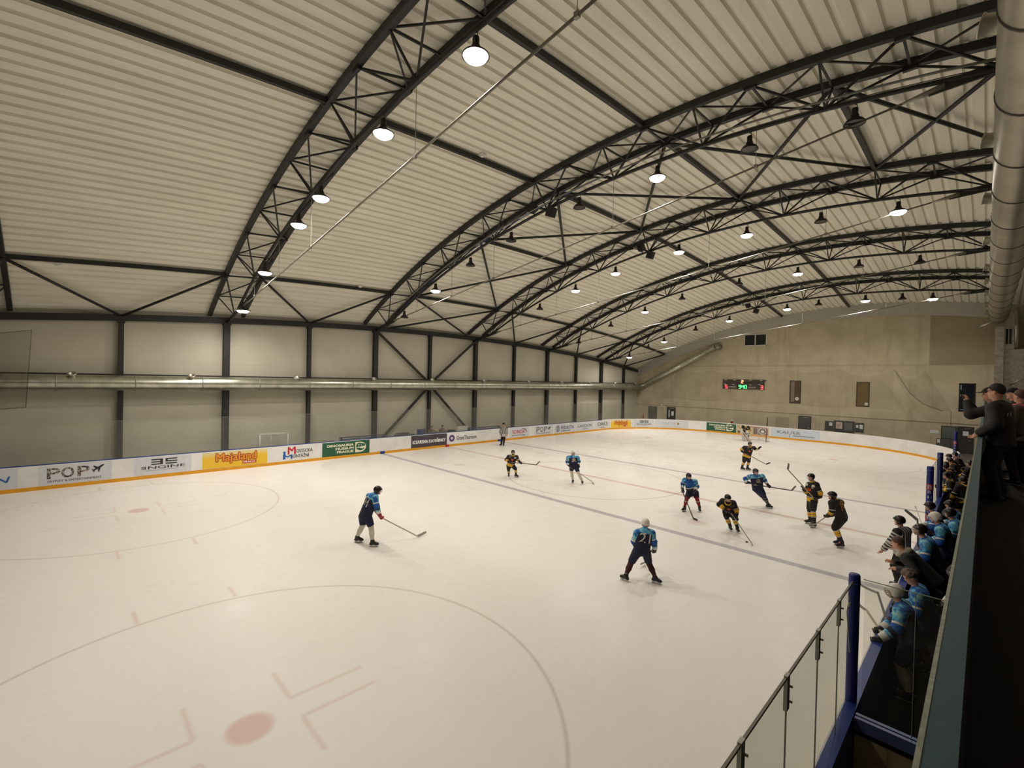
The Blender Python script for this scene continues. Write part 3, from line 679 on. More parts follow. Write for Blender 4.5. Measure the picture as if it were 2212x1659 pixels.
def ad_dino(s0, s1, label):
    t = panel(s0, s1, P_grn, label, .155, .99); w = s1-s0; g = MB()
    for i, k in enumerate(('DINOSAURIA', 'MUSEUM', 'PRAGUE')):
        put_text(g, k, s0+w*(.1, .27, .3)[i], s0+w*.645, .70-.2*i, .84-.2*i, .008, bold=.03)
    part(g, 'letters', P_crm, t)
    g = MB(); D = [(0,0),(0,1),(.45,1)]+[(.45+.55*math.sin(PI*i/12), .5+.5*math.cos(PI*i/12)) for i in range(1, 12)]+[(.45,0)]
    put_poly(g, D[::-1], s0+.68*w, s0+.92*w, .26, .9, .008); part(g, 'emblem_disc', P_crm, t)
    g = MB(); put_poly(g, SKULL[::-1], s0+.695*w, s0+.905*w, .3, .88, .012); put_poly(g, JAW[::-1], s0+.695*w, s0+.905*w, .3, .88, .012); part(g, 'skull_emblem', P_grn, t)
    g = MB(); put_poly(g, disc((.3, .72), .07, 10), s0+.695*w, s0+.905*w, .3, .88, .016); put_poly(g, disc((.55, .7), .05, 8), s0+.695*w, s0+.905*w, .3, .88, .016); part(g, 'eye_holes', P_crm, t)
t = panel(-22.2, -21.3, P_pale, 'pale advertising panel with one blue slanted letter at the picture edge'); g = MB(); put_text(g, 'N', -21.95, -21.5, .44, .68, .008, shear=.2); part(g, 'letters', P_blu, t)
ad_pop(-20.45, -18.67, 'grey panel with speckled letters and a big dark aeroplane symbol near the picture edge')
ad_engine(-17.39, -15.71, 'grey panel with black bar logo between the aeroplane and yellow panels')
ad_maja(-15.0, -12.02, 'large yellow fading panel with orange outlined lettering on the long boards')
t = panel(-11.95, -9.2, None, 'white board advert with a red and a blue letter before dark text'); g = MB()
put_text(g, 'M', -10.95, -10.55, .52, .93, .008, bold=.03); part(g, 'red_letter', P_red, t)
g = MB(); put_text(g, 'M', -11.2, -10.72, .27, .5, .008, bold=.03); flat_patch(g, -11.2, -11.08, .27, .7, .0085); part(g, 'blue_letter', P_blu, t)
g = MB(); put_text(g, 'OSTECKÁ', -10.5, -9.6, .58, .82, .008); put_text(g, 'ONTÁŽNÍ', -10.68, -9.8, .3, .54, .008); part(g, 'dark_letters', P_dk, t)
ad_dino(-9.04, -6.05, 'green panel with cream lettering and skull emblem on the long boards')
t = panel(-3.01, -.04, P_vio, 'dark aubergine panel with bold white lettering beside the red line mark', .155, .99); g = MB(); put_text(g, 'ICEARENA KATEŘINKY', -2.88, -.16, .42, .72, .008, bold=.03); part(g, 'letters', P_w, t)
t = panel(.05, 3.0, None, 'white board advert with purple ring logo beside the aubergine panel'); g = MB()
R1 = disc((.5, .5), .5); R2 = disc((.5, .5), .2); g.add([onboard(.17+.5*a, .34+.5*q, .008) for a, q in R1]+[onboard(.17+.5*a, .34+.5*q, .008) for a, q in R2], [(i, (i+1) % 24, 24+(i+1) % 24, 24+i) for i in range(24)]); part(g, 'ring_logo', P_purp, t)
g = MB(); put_text(g, 'GrantThornton', .85, 2.75, .42, .72, .008); part(g, 'letters', P_dk, t)
t = panel(6.3, 8.6, P_pale, 'grey panel with red capital lettering and dark arc behind the striped linesman'); g = MB(); put_text(g, 'TECHNICOAT', 6.57, 8.15, .48, .78, .008); part(g, 'red_letters', P_red, t)
g = MB(); g.tube([onboard(7.85+.45*math.sin(a), .5+.38*math.cos(a), .012) for a in [-.3+.2*i for i in range(10)]], .022, 6); part(g, 'arc', P_dk, t)
g = MB(); put_text(g, 'Reinforced Coatings', 6.57, 8.1, .28, .38, .008); part(g, 'small_letters', P_dk, t)
ad_pop(9.55, 11.45, 'grey panel with speckled letters and aeroplane symbol beside the red lettered one')
t = panel(11.95, 14.95, P_pale, 'grey panel with navy lettering after a ring emblem'); g = MB(); g.add([onboard(12.15+.5*a, .26+.6*q, .008) for a, q in R1]+[onboard(12.15+.5*a, .26+.6*q, .008) for a, q in disc((.5, .5), .42)], [(i, (i+1) % 24, 24+(i+1) % 24, 24+i) for i in range(24)]); flat_patch(g, 12.3, 12.36, .35, .78, .008); flat_patch(g, 12.42, 12.5, .35, .78, .008); part(g, 'ring_emblem', P_navy, t)
g = MB(); put_text(g, 'PEDASTA', 12.85, 14.75, .46, .78, .008, bold=.012); flat_patch(g, 12.85, 14.2, .3, .35, .008); part(g, 'letters', P_navy, t)
t = panel(15.1, 17.9, P_pale, 'grey panel with thin widely spaced blue lettering'); g = MB(); put_text(g, 'LAGOON', 15.43, 17.59, .5, .76, .008, bold=.012); flat_patch(g, 16.1, 17.0, .3, .34, .008); part(g, 'letters', P_teal, t)
t = panel(18.1, 20.6, P_pale, 'grey panel with thin dark capitals just before the corner of the boards'); g = MB(); put_text(g, 'OAKS', 18.6, 20.26, .46, .84, .008); flat_patch(g, 19.0, 19.8, .28, .32, .008); part(g, 'letters', P_dk, t)
ad_maja(20.84, 23.49, 'small looking yellow panel with orange lettering on the far corner of the boards')
ad_engine(24.15, 25.81, 'grey panel with black bar logo on the far corner of the boards')
t = panel(26.2, 29.6, P_pale, 'faint grey panel with pale lettering and a small olive dot'); g = MB(); put_text(g, 'VELOR', 27.0, 28.4, .5, .78, .008); flat_patch(g, 26.8, 28.8, .3, .33, .008); part(g, 'letters', pr('faint_grey', 190,188,184), t)
g = MB(); put_poly(g, disc((.5, .5), .5, 14), 28.48, 28.72, .52, .76, .008); part(g, 'dot', pr('olive', 150,140,60), t)
ad_dino(31.4, 34.3, 'green panel with cream lettering on the end boards beside the goalkeeper')
t = panel(34.3, 37.28, P_bei, 'beige and brown picture panel on the end boards behind the goal', .155, .99); g = MB(); flat_patch(g, 35.9, 37.2, .2, .8, .008); flat_patch(g, 34.45, 35.2, .2, .42, .008); part(g, 'brown_shapes', P_brn, t)
g = MB(); g.add([onboard(36.35+.75*a, .24+.62*q, .012) for a, q in R1]+[onboard(36.35+.75*a, .24+.62*q, .012) for a, q in disc((.5, .5), .4)], [(i, (i+1) % 24, 24+(i+1) % 24, 24+i) for i in range(24)]); put_poly(g, disc((.5, .45), .2, 12), 36.35, 37.1, .24, .86, .012); part(g, 'ring_emblem', P_w, t)
t = panel(37.5, 41.4, P_lb, 'pale blue panel with serif style grey lettering on the end boards'); g = MB(); put_text(g, 'KAI', 38.0, 38.9, .52, .78, .008); put_text(g, 'ER', 39.3, 39.9, .52, .78, .008); part(g, 'letters', P_gr, t)
g = MB(); g.tube([onboard(39.1+.1*math.sin(1.2+4.0*(i/12)), .86-.62*i/12, .01) for i in range(13)], .018, 5); flat_patch(g, 39.3, 41.0, .36, .42, .008); part(g, 'swash', P_gr, t)

# --- clear panes above the boards
glass_m = see_through('clear_pane', srgb(196,196,176), (.90, .91, .87), .08, .10)
edge_m = mat('pane_edge', srgb(150,156,140), .3, 0, .05)
def pane(pa, pb, z0, z1, label, group, name='rink_glass_pane', edge=True):
    pa = Vector((*pa, 0)); pb = Vector((*pb, 0)); t = thing(name, (pa.x, pa.y, z0), label, 'glass pane', group); d = (pb-pa).normalized(); n = Vector((d.y, -d.x, 0))*.006
    g = MB(); q = [pa+d*.012, pb-d*.012]
    g.add([(*(q[0]-n).xy, z0), (*(q[1]-n).xy, z0), (*(q[1]-n).xy, z1), (*(q[0]-n).xy, z1)], [(0,1,2,3)]); part(g, 'sheet', glass_m, t)
    if edge:
        g = MB(); g.bar((pa.x, pa.y, z1), (pb.x, pb.y, z1), .008, .008); g.bar((pb.x, pb.y, z0), (pb.x, pb.y, z1), .006, .008); part(g, 'edge', edge_m, t)
    return t
src = None
for i in range(41):
    yy = -21.1+i
    if src is None: src = pane((-13.06, yy), (-13.06, yy+1), HB+.01, 2.76, 'clear glass pane in the row above the long boards with adverts', 'glass panes above the long boards')
    else: dup(src, (-13.06, yy, HB+.01))
for i in range(5):
    p0, _ = rpath(19.9+1.4*i); p1, _ = rpath(19.9+1.4*(i+1)); pane(p0-Vector((.05, 0)), p1-Vector((.05, 0)), HB+.01, 2.6, f'clear glass pane bent round the far corner of the boards, {ORD[i]} from the long side', 'glass panes at the far corner')

# near side glass with clips, in front of the camera
clip_m = mat('clip_metal', srgb(176,174,166), .5, .3)
near_m = see_through('near_pane', srgb(150,146,124), (.70, .71, .66), .06, .10)
ys = [-12.72, -13.5, -14.45, -15.5, -16.55, -17.6, -18.65, -19.7, -20.75]
src = glass_m; glass_m = near_m
where = ['beside the round blue post', 'second from the blue post', 'third from the blue post', 'fourth from the blue post', 'fifth from the blue post', 'sixth from the blue post', 'seventh from the blue post', 'eighth from the blue post']
for i in range(8):
    t = pane((13.06, ys[i]), (13.06, ys[i+1]), HB+.01, 2.58, f'greenish clear glass pane on the boards below the rail, {where[i]}', 'glass panes below the rail', edge=False)
    g = MB(); g.bar((13.06, ys[i], 2.58), (13.06, ys[i+1], 2.58), .02, .02); part(g, 'top_edge', mat('pane_top_edge', srgb(120,108,92), .4), t)
    g = MB(); g.bar((13.06, ys[i+1], HB), (13.06, ys[i+1], 2.58), .012, .012); part(g, 'joint', edge_m, t)
    if i < 7:
        g = MB(); yy = ys[i+1]; g.box((13.045, yy-.035, 2.3), (13.075, yy+.035, 2.6)); g.tube([(13.05, yy+.02, 2.37), (13.1, yy+.02, 2.37)], .01, 6); g.tube([(13.05, yy+.02, 2.5), (13.1, yy+.02, 2.5)], .01, 6); part(g, 'clip', clip_m, t, label='grey metal clip holding the pane')
glass_m = src
# --- padded posts at the benches
post_m = mat('blue_post_pad', srgb(30,42,120), .4, 0, .15, 4); post_w = mat('post_print', srgb(214,206,214), .5)
def post(xx, yy, zt, r, label, letters=False):
    t = thing('bench_post', (xx, yy, 0), label, 'post', 'bench posts'); g = MB(); g.lathe([(r, .0), (r, zt-.02), (r-.01, zt), (0, zt)], (xx, yy, 0), n=20); part(g, 'pad', post_m, t, True)
    g = MB(); g.lathe([(r+.003, zt-.12), (r+.003, zt-.1)], (xx, yy, 0), n=20); part(g, 'band', mat('pad_band', srgb(80,90,160), .5), t, True)
    if letters:
        d = Vector((14.18-xx, -19.9-yy, 0)).normalized(); sd = Vector((-d.y, d.x, 0)); g = MB(); w = r*1.1
        seq = ['B', 'R', 'E', 'M', 'O', 'V', 'B']; z0 = zt-.62
        for i, ch in enumerate(seq):
            h = .12 if ch == 'B' else .085; zc = z0-.155*i
            v, f = text2d(ch)
            g.add([Vector((xx, yy, 0))+sd*((a-.5)*w)+d*math.sqrt(max((r+.004)**2-((a-.5)*w)**2, 0))+Vector((0, 0, zc-h/2+h*q)) for a, q in v], f)
        part(g, 'lettering', post_w, t)
        g = MB()
        for zc in (z0, z0-.93): g.lathe([(r+.002, zc-.1), (r+.002, zc+.1)], (xx, yy, 0), n=20)
        part(g, 'red_patch', mat('post_red_print', srgb(150,60,80), .5), t)
post(13.07, -12.68, 2.67, .062, 'tall round blue post at the corner of the near bench glass')
post(13.06, -1.05, 2.68, .085, 'round blue post with white vertical letters between the two team benches', True)
post(13.06, 3.3, 2.68, .085, 'dark round blue post at the end of the glass beside the black team bench')
post(13.06, 15.5, 2.68, .08, 'small looking blue post with letters at the far end of the black team bench', True)
g = MB(); g.tube([(13.04, -12.79, 2.4), (13.02, -12.8, 2.2), (13.06, -12.79, 1.7)], .006, 5); g.lathe([(.015, 0), (.015, .05), (0, .05)], (13.045, -12.795, 2.28), n=8); tag(g.build('steel_cable', galv), 'thin steel safety cable hanging on the tall near blue post', 'cable')
src = glass_m; glass_m = near_m
for i in range(4): pane((13.06, -.95+1.04*i), (13.06, .09+1.04*i), HB+.01, 2.6, f'clear glass pane between the two bench posts, {ORD[i]} from the lettered post', 'glass panes between the bench posts')
glass_m = src
# partition beside the near bench, with glass and posters' frame
t = thing('bench_partition', (13.6, -12.95, 0), 'low beige partition with twin blue rails under clear glass beside the bench', 'partition')
g = MB(); g.box((13.16, -12.98, 0), (14.5, -12.93, .86)); part(g, 'board', mat('beige_board', srgb(196,176,140), .7, 0, .12, 2), t)
for yy in (-12.99, -12.91): g = MB(); g.box((13.16, yy-.025, .9), (14.5, yy+.025, 1.04)); part(g, 'rail', mat('pale_blue_rail', srgb(96,110,170), .35), t)
g = MB(); g.box((13.16, -13.0, .84), (14.5, -12.9, .9)); part(g, 'dark_strip', black, t)
for a, q in ((13.2, 13.68), (13.68, 14.2)): pane((a, -12.95), (q, -12.95), 1.04, 2.72, f'clear glass pane on the bench partition, {"next to the blue post" if a < 13.5 else "next to the balcony rail"}', 'glass panes on the bench partition')
# bench deck, bench, walls under the balcony
rub = mat('black_rubber', srgb(14,12,12), .9, 0, .2, 8)
for nm, y0, y1 in (('blue', -12.9, -1.1), ('black', 3.3, 15.5)):
    g = MB(); g.box((13.17, y0, -.05), (15.55, y1, .2)); tag(g.build('bench_deck', rub), f'black rubber floor of the {nm} team bench', 'platform')
    t = thing('players_bench', (14.6, (y0+y1)/2, .2), f'long dark players bench of the {nm} team under the balcony', 'bench'); g = MB(); g.box((14.45, y0+.5, .62), (14.8, y1-.5, .67)); part(g, 'seat', mat('dark_bench_wood', srgb(40,32,28), .6), t)
    for i in range(5):
        yy = y0+.8+(y1-y0-1.6)*i/4; g = MB(); g.box((14.5, yy-.03, .2), (14.75, yy+.03, .62)); part(g, 'leg', steel, t)
g = MB(); g.box((15.6, YF, -.05), (15.75, YB-.2, 3.0)); struct(g.build('wall_bench', mat('dark_bench_wall', srgb(44,40,38), .8)), 'dark wall under the balcony behind the benches', 'wall')
# --- balcony and its rail
dkfloor = mat('dark_balcony_floor', srgb(30,24,22), .85, 0, .15, 5)
g = MB(); g.box((14.1, YF, 3.02), (XR, YB-.1, 3.3)); struct(g.build('floor_balcony', dkfloor), 'dark spectator balcony floor along the rink', 'balcony')
t = thing('balcony_rail', (14.13, 0, 3.3), 'long teal grey balcony parapet with a highlight painted along its metal outer edge', 'railing')
g = MB(); g.box((14.105, YF+.3, 3.28), (14.15, YB-.15, 4.27)); part(g, 'parapet', mat('dark_parapet', srgb(26,24,24), .7), t)
g = MB(); g.box((14.104, YF+.3, 4.27), (14.158, YB-.15, 4.3)); part(g, 'top_rail', mat('teal_rail_paint', srgb(60,88,96), .5, 0, .12, 30), t)
g = MB(); g.box((14.094, YF+.3, 4.255), (14.104, YB-.15, 4.302)); part(g, 'edge_highlight', mat('edge_highlight_metal', srgb(170,176,160), .4, .6, .2, 40), t)  # bevel highlight of the metal edge, put in as a lighter strip

# --- goal at the far end
def goal(name, cx, cy, fr, label, rot=0., wide=1.83, high=1.22, parent=None):
    t = thing(name, (cx, cy, 0), label, 'goal'); c_, s_ = math.cos(rot), math.sin(rot)
    q = lambda a, e, z: (cx+a*c_-e*s_, cy+a*s_+e*c_, z)
    h = wide/2
    for a in (-h, h): g = MB(); g.tube([q(a, 0, 0), q(a, 0, high)], .03, 10); part(g, 'post', fr, t, True)
    g = MB(); g.tube([q(-h, 0, high), q(h, 0, high)], .03, 10); part(g, 'crossbar', fr, t, True)
    g = MB(); B = [q(-h, 0, .03), q(-h-.12, .55, .03), q(-h*.55, 1.05, .03), q(0, 1.12, .03), q(h*.55, 1.05, .03), q(h+.12, .55, .03), q(h, 0, .03)]
    g.tube(B, .03, 8); part(g, 'base_frame', mat('white_goal_frame', srgb(214,210,200), .5), t, True)
    g = MB(); T = [q(-h, 0, high), q(-h, .4, high), q(-h*.5, .55, high), q(0, .55, high), q(h*.5, .55, high), q(h, .4, high), q(h, 0, high)]
    g.tube(T[1:6], .018, 8); g.tube([q(0, .55, high), q(0, .6, .6), q(0, 1.1, .05)], .02, 8); part(g, 'top_frame', mat('white_goal_frame', srgb(214,210,200), .5), t, True)
    g = MB(); k = len(T); g.add([*T, *B], [(i, i+1, k+i+1, k+i) for i in range(k-1)]+[tuple(range(k))]); part(g, 'net', net_m, t)
    return t
m = bpy.data.materials.new('goal_netting'); m.use_nodes = True; nt = m.node_tree; N_ = nt.nodes; N_.clear(); o = N_.new('ShaderNodeOutputMaterial'); tr = N_.new('ShaderNodeBsdfTransparent'); df = N_.new('ShaderNodeBsdfDiffuse'); df.inputs[0].default_value = (.7, .68, .62, 1)
mx = N_.new('ShaderNodeMixShader'); nz = N_.new('ShaderNodeTexNoise'); nz.inputs['Scale'].default_value = 60; mr = N_.new('ShaderNodeMapRange'); mr.inputs[3].default_value = .12; mr.inputs[4].default_value = .34
nt.links.new(nz.outputs[0], mr.inputs[0]); nt.links.new(mr.outputs[0], mx.inputs[0]); nt.links.new(tr.outputs[0], mx.inputs[1]); nt.links.new(df.outputs[0], mx.inputs[2]); nt.links.new(mx.outputs[0], o.inputs[0]); net_m = m
goal('ice_hockey_goal', 0, 24, mat('red_goal_pipe', srgb(150,40,40), .4), 'red ice hockey goal with white netting behind the goalkeeper')
goal('practice_goal', -14.25, -11.3, mat('white_goal_pipe', srgb(206,212,204), .4), 'spare white framed practice goal parked between boards and panel wall', PI/2, 1.5, 1.56)
g = MB(); g.lathe([(0, .025), (.036, .025), (.0381, .02), (.0381, .005), (.036, 0), (0, 0)], (8.973, -4.263, .002), n=20); tag(g.build('puck', black), 'small black puck on the ice ahead of the stooping player', 'puck')

# --- blue rails of the penalty boxes, timekeeper table
for lab, y0, y1 in (('short of the timekeeper table', -7.6, -4.4), ('beyond the timekeeper table', 2.7, 6.1)):
    t = thing('penalty_bench', (-14.0, y0, 0), f'blue slatted penalty bench behind the long boards {lab}', 'bench', 'penalty benches')
    g = MB(); g.box((-14.03, y0, 1.06), (-13.97, y1, 1.12)); g.box((-14.03, y0, .95), (-13.97, y1, 1.0)); part(g, 'backrest', mat('blue_bench', srgb(50,62,110), .5), t)
    g = MB(); g.box((-14.0, y0, .45), (-13.6, y1, .5)); part(g, 'seat', mat('blue_bench', srgb(50,62,110), .5), t)
    for yy in (y0+.15, y1-.15): g = MB(); g.box((-14.02, yy-.03, 0), (-13.95, yy+.03, 1.1)); part(g, 'leg', steel, t)
t = thing('timekeeper_table', (-13.7, -.1, 0), 'grey timekeeper table with equipment behind the aubergine panel', 'table'); g = MB(); g.box((-13.95, -1.5, .98), (-13.35, 1.2, 1.02)); part(g, 'tabletop', mat('grey_table', srgb(90,88,86), .6), t)
for yy in (-1.4, 1.1): g = MB(); g.box((-13.9, yy-.03, 0), (-13.4, yy+.03, .98)); part(g, 'leg', steel, t)
g = MB(); g.box((-13.75, .5, 1.02), (-13.45, 1.0, 1.14)); g.box((-13.7, .95, 1.02), (-13.5, 1.15, 1.08)); tag(g.build('score_console', black), 'dark score console on the timekeeper table', 'console')
g = MB(); g.box((-14.3, -1.75, .6), (-14.22, -1.05, 1.25)); g.box((-14.22, -1.7, .58), (-13.9, -1.1, .64)); g.box((-14.25, -1.7, 0), (-14.2, -1.65, .6)); g.box((-14.25, -1.15, 0), (-14.2, -1.1, .6)); tag(g.build('folding_chair', mat('blue_chair', srgb(40,66,130), .5)), 'blue chair back beside the timekeepers', 'chair')
g = MB(); g.box((-14.1, -3.7, .9), (-13.9, -2.2, 1.0)); g.box((-14.1, -3.6, 1.0), (-14.05, -2.5, 1.12)); g.box((-14.05, -3.65, 0), (-13.95, -3.55, .9)); g.box((-14.05, -2.35, 0), (-13.95, -2.25, .9)); tag(g.build('side_bench', mat('grey_table', srgb(90,88,86), .6)), 'low grey side bench behind glass short of the timekeepers', 'bench')
g = MB(); g.box((-14.4, 2.0, .85), (-14.36, 3.0, 1.25)); tag(g.build('notice_sign', paper), 'white sign board leaning behind glass beyond the timekeepers', 'sign')

# --- end wall fittings
def plate(name, x0, x1, z0, z1, th, mm, label, cat, parent=None, yb=YB-.1):
    g = MB(); g.box((x0, yb-th, z0), (x1, yb, z1)); o = g.build(name, mm); return tag(o, label, cat)
door_m = mat('grey_door', srgb(84,84,82), .5); dk = mat('dark_door', srgb(58,56,52), .5)
for i, (x0, x1, z1, mm, lab) in enumerate(((-13.95, -12.9, 2.09, dk, 'dark steel door in the concrete wall beside the panel wall corner'), (-11.54, -10.6, 2.12, dk, 'dark steel door with white notices in the concrete wall'), (1.83, 2.78, 2.09, door_m, 'plain grey door in the concrete wall beyond the goal'), (12.73, 13.55, 2.06, dk, 'dark door with a white sheet at the balcony end of the concrete wall'))):
    t = thing(f'door_{i+1}', (x0, YB-.1, 0), lab, 'door'); t['kind'] = 'structure'
    g = MB(); g.box((x0, YB-.13, 0), (x1, YB-.10, z1)); part(g, 'leaf', mm, t); g = MB(); g.box((x0-.05, YB-.15, 0), (x0, YB-.1, z1+.05)); g.box((x1, YB-.15, 0), (x1+.05, YB-.1, z1+.05)); g.box((x0, YB-.15, z1), (x1, YB-.1, z1+.05)); part(g, 'frame', dk, t)
    g = MB(); g.box((x0+.35, YB-.17, z1-.12), (x1-.1, YB-.13, z1-.07)); part(g, 'closer', galv_dull, t)
    g = MB(); g.tube([(x1-.1, YB-.13, 1.05), (x1-.1, YB-.18, 1.05), (x1-.22, YB-.18, 1.05)], .012, 6); part(g, 'handle', galv, t)
for k, (x0, x1, z0, z1, lab) in enumerate(((-11.05, -10.75, 1.2, 1.7, 'white sheet on the second door of the concrete wall'), (-11.38, -11.25, 1.0, 1.85, 'narrow upright white notice on the second door of the concrete wall'), (13.0, 13.32, 1.4, 1.75, 'white sheet taped to the dark door at the balcony end'))):
    plate('paper_notice', x0, x1, z0, z1, .008, paper, lab, 'notice', yb=YB-.131)
plate('warning_light', -12.35, -12.2, 2.3, 2.42, .1, white_pl, 'tiny white emergency light above the two doors of the concrete wall', 'light')
plate('exit_plate', -12.4, -11.9, 2.16, 2.26, .04, white_pl, 'small pale plate under the emergency light between two doors', 'sign')
for x0, x1, z0, z1, lab in ((3.93, 4.56, .98, 1.82, 'narrow dark notice board beside the wide one'), (4.6, 6.14, .92, 1.93, 'wide dark notice board with coloured poster'), (6.18, 6.8, 1.03, 1.84, 'narrow dark notice board with two white sheets')):
    t = thing('notice_board', (x0, YB-.1, z0), lab+' on the concrete wall', 'notice board', 'notice boards on the concrete wall'); g = MB(); g.box((x0, YB-.15, z0), (x1, YB-.101, z1)); part(g, 'board', mat('dark_board', srgb(72,72,70), .5), t)
for x0, x1, z0, z1, mm, lab in ((4.25, 4.5, 1.4, 1.72, paper, 'white sheet pinned to the first narrow notice board'), (4.78, 5.25, 1.2, 1.8, mat('red_white_poster', srgb(206,186,170), .7, 0, .4, 3), 'poster with red marks pinned to the wide notice board'), (5.4, 6.0, 1.1, 1.8, mat('grey_poster', srgb(110,114,110), .6), 'grey sheet pinned to the wide notice board'), (6.25, 6.42, 1.4, 1.65, paper, 'small white sheet on the last notice board'), (6.5, 6.74, 1.32, 1.68, paper, 'larger white sheet on the last notice board')):
    plate('paper_notice', x0, x1, z0, z1, .008, mm, lab, 'notice', yb=YB-.151)
plate('paper_sign', 11.09, 11.62, 1.42, 1.68, .015, paper, 'crumpled white paper sign on the concrete wall by the balcony', 'sign')
t = thing('dark_glazed_hatch', (11.8, YB-.1, 0), 'glazed grey hatch with a white sheet beside the dark door', 'hatch'); g = MB(); g.box((11.75, YB-.16, 0), (12.65, YB-.1, 2.08)); part(g, 'frame', dk, t); g = MB(); g.box((11.82, YB-.175, 1.1), (12.58, YB-.16, 2.0)); part(g, 'pane', mat('dull_green_glass', srgb(96,108,98), .2), t); g = MB(); g.box((11.5, YB-.4, .0), (12.62, YB-.17, 1.05)); part(g, 'cabinet', door_m, t)
plate('paper_notice', 11.55, 11.72, .72, 1.0, .008, paper, 'white sheet on the grey cabinet by the balcony', 'notice', yb=YB-.401)
t = thing('fire_bell', (-4.3, YB-.1, 1.2), 'small pale alarm beacon on the concrete wall behind the goal', 'alarm'); g = MB(); g.lathe([(.09, 0), (.09, .06), (.05, .12), (0, .14)], (-4.3, YB-.1, 1.15), (0, -1, .3), 14); part(g, 'dome', white_pl, t, True); g = MB(); g.box((-4.42, YB-.16, .85), (-4.2, YB-.1, 1.05)); part(g, 'red_base', red_m, t)
g = MB(); g.box((-.95, YB-.14, .9), (-.9, YB-.1, 1.75)); tag(g.build('wall_conduit', steel), 'short dark upright conduit on the concrete wall behind the goal', 'conduit')
g = MB(); g.lathe([(0, 0), (.07, 0), (.07, 1.0), (.05, 1.12), (.02, 1.15)], (-14.55, YB-.25, -.05), n=12); tag(g.build('fire_extinguisher', red_m, smooth=True), 'dull red fire extinguisher beside the corner door', 'extinguisher')
# windows in the wall
gl_dark = mat('dark_window_glass', srgb(30,34,36), .12, 0, .1, 2)
for i, (x0, x1, z0, z1, lab, mm) in enumerate(((-3.35, -1.22, 8.96, 10.14, 'wide white framed window high in the concrete wall', gl_dark), (.96, 1.92, 3.29, 5.48, 'tall narrow dark framed window beside the scoreboard', mat('brown_window_glass', srgb(86,66,44), .15, 0, .25, 1.2)), (6.19, 7.13, 3.29, 5.45, 'tall dark framed window with amber glow above the notice boards', mat('amber_window_glass', srgb(112,92,52), .15, 0, .15, 1.5)), (12.7, 13.62, 3.28, 5.48, 'tall dark blue window behind the spectators', mat('blue_window_glass', srgb(24,30,38), .12, 0, .1, 2)))):
    fm = white_pl if i == 0 else black; t = thing(f'window_{i+1}', (x0, YB, z0), lab, 'window'); t['kind'] = 'structure'; yb = YB if i == 0 else YB-.1; f = .07
    g = MB(); g.box((x0, yb-.04, z0), (x0+f, yb+.02, z1)); g.box((x1-f, yb-.04, z0), (x1, yb+.02, z1)); g.box((x0, yb-.04, z0), (x1, yb+.02, z0+f)); g.box((x0, yb-.04, z1-f), (x1, yb+.02, z1))
    if i == 0: g.box(((x0+x1)/2-.04, yb-.04, z0), ((x0+x1)/2+.04, yb+.02, z1))
    part(g, 'window_frame', fm, t); g = MB(); g.box((x0+f, yb-.015, z0+f), (x1-f, yb-.005, z1-f)); part(g, 'pane', mm, t)
    if i == 1: g = MB(); g.box((x0+.12, yb-.02, z0+.15), (x0+.42, yb-.016, z1-.1)); part(g, 'blind', mat('grey_blind', srgb(120,118,104), .6), t); g = MB(); g.lathe([(0, .02), (.17, .02), (.17, 0), (0, 0)], (x0+.65, yb-.02, z0+.45), (0, -1, 0), 16); part(g, 'sill_dish', white_pl, t)
    if i == 2: g = MB(); g.box((x1-.32, yb-.02, z0+.12), (x1-.1, yb-.016, z0+.36)); part(g, 'sticker', paper, t)
    if i == 3: g = MB(); g.box((x0+.08, yb-.02, z1-.5), (x0+.15, yb-.016, z1-.12)); g.box((x0+.1, yb-.02, z0+.12), (x1-.1, yb-.016, z0+.17)); part(g, 'painted_reflex', mat('reflex_paint', srgb(130,160,170), .3), t)  # reflections on the glass, painted as pale strips
# scoreboard
t = thing('scoreboard', (-3.3, YB-.1, 4.5), 'black electronic scoreboard with red and green digits on the concrete wall', 'scoreboard')
x0, x1, z0, z1 = -5.33, -1.27, 4.52, 5.5; yf = YB-.22
g = MB(); g.box((x0, yf, z0), (x1, YB-.1, z1)); g.box((x1-.05, yf, z1-.12), (x1+.15, YB-.1, z1-.03)); part(g, 'housing', mat('scoreboard_black', srgb(26,22,22), .5), t)
SEG = {'0': 'abcdef', '2': 'abged', '3': 'abgcd', '4': 'fgbc', '5': 'afgcd', '9': 'abcdfg'}
def digit(ch, cx, cz, w, h, mm, nm):
    g = MB(); k = .055; y_ = yf-.004; e = {'a': (0, h/2, w, k), 'd': (0, -h/2, w, k), 'g': (0, 0, w, k), 'f': (-w/2, h/4, k, h/2), 'b': (w/2, h/4, k, h/2), 'e': (-w/2, -h/4, k, h/2), 'c': (w/2, -h/4, k, h/2)}
    for s in SEG[ch]:
        a, q, ww, hh = e[s]; g.box((cx+a-ww/2, y_-.006, cz+q-hh/2), (cx+a+ww/2, y_, cz+q+hh/2))
    part(g, nm, mm, t)
redl = mat('red_led', (.8, .05, .05), .4, emit=(1, .05, .06), estr=5); grl = mat('green_led', (.1, .8, .2), .4, emit=(.08, 1, .22), estr=4); orl = mat('orange_led', (.9, .3, .1), .4, emit=(1, .25, .1), estr=5)
digit('5', -4.93, 4.73, .2, .32, redl, 'home_score_digit'); digit('3', -1.48, 4.73, .2, .32, redl, 'guest_score_digit'); digit('2', -3.36, 5.26, .16, .26, orl, 'period_digit')
digit('9', -3.58, 4.75, .17, .32, grl, 'clock_digit'); digit('4', -3.3, 4.75, .17, .32, grl, 'clock_digit'); digit('0', -3.02, 4.75, .17, .32, grl, 'clock_digit')
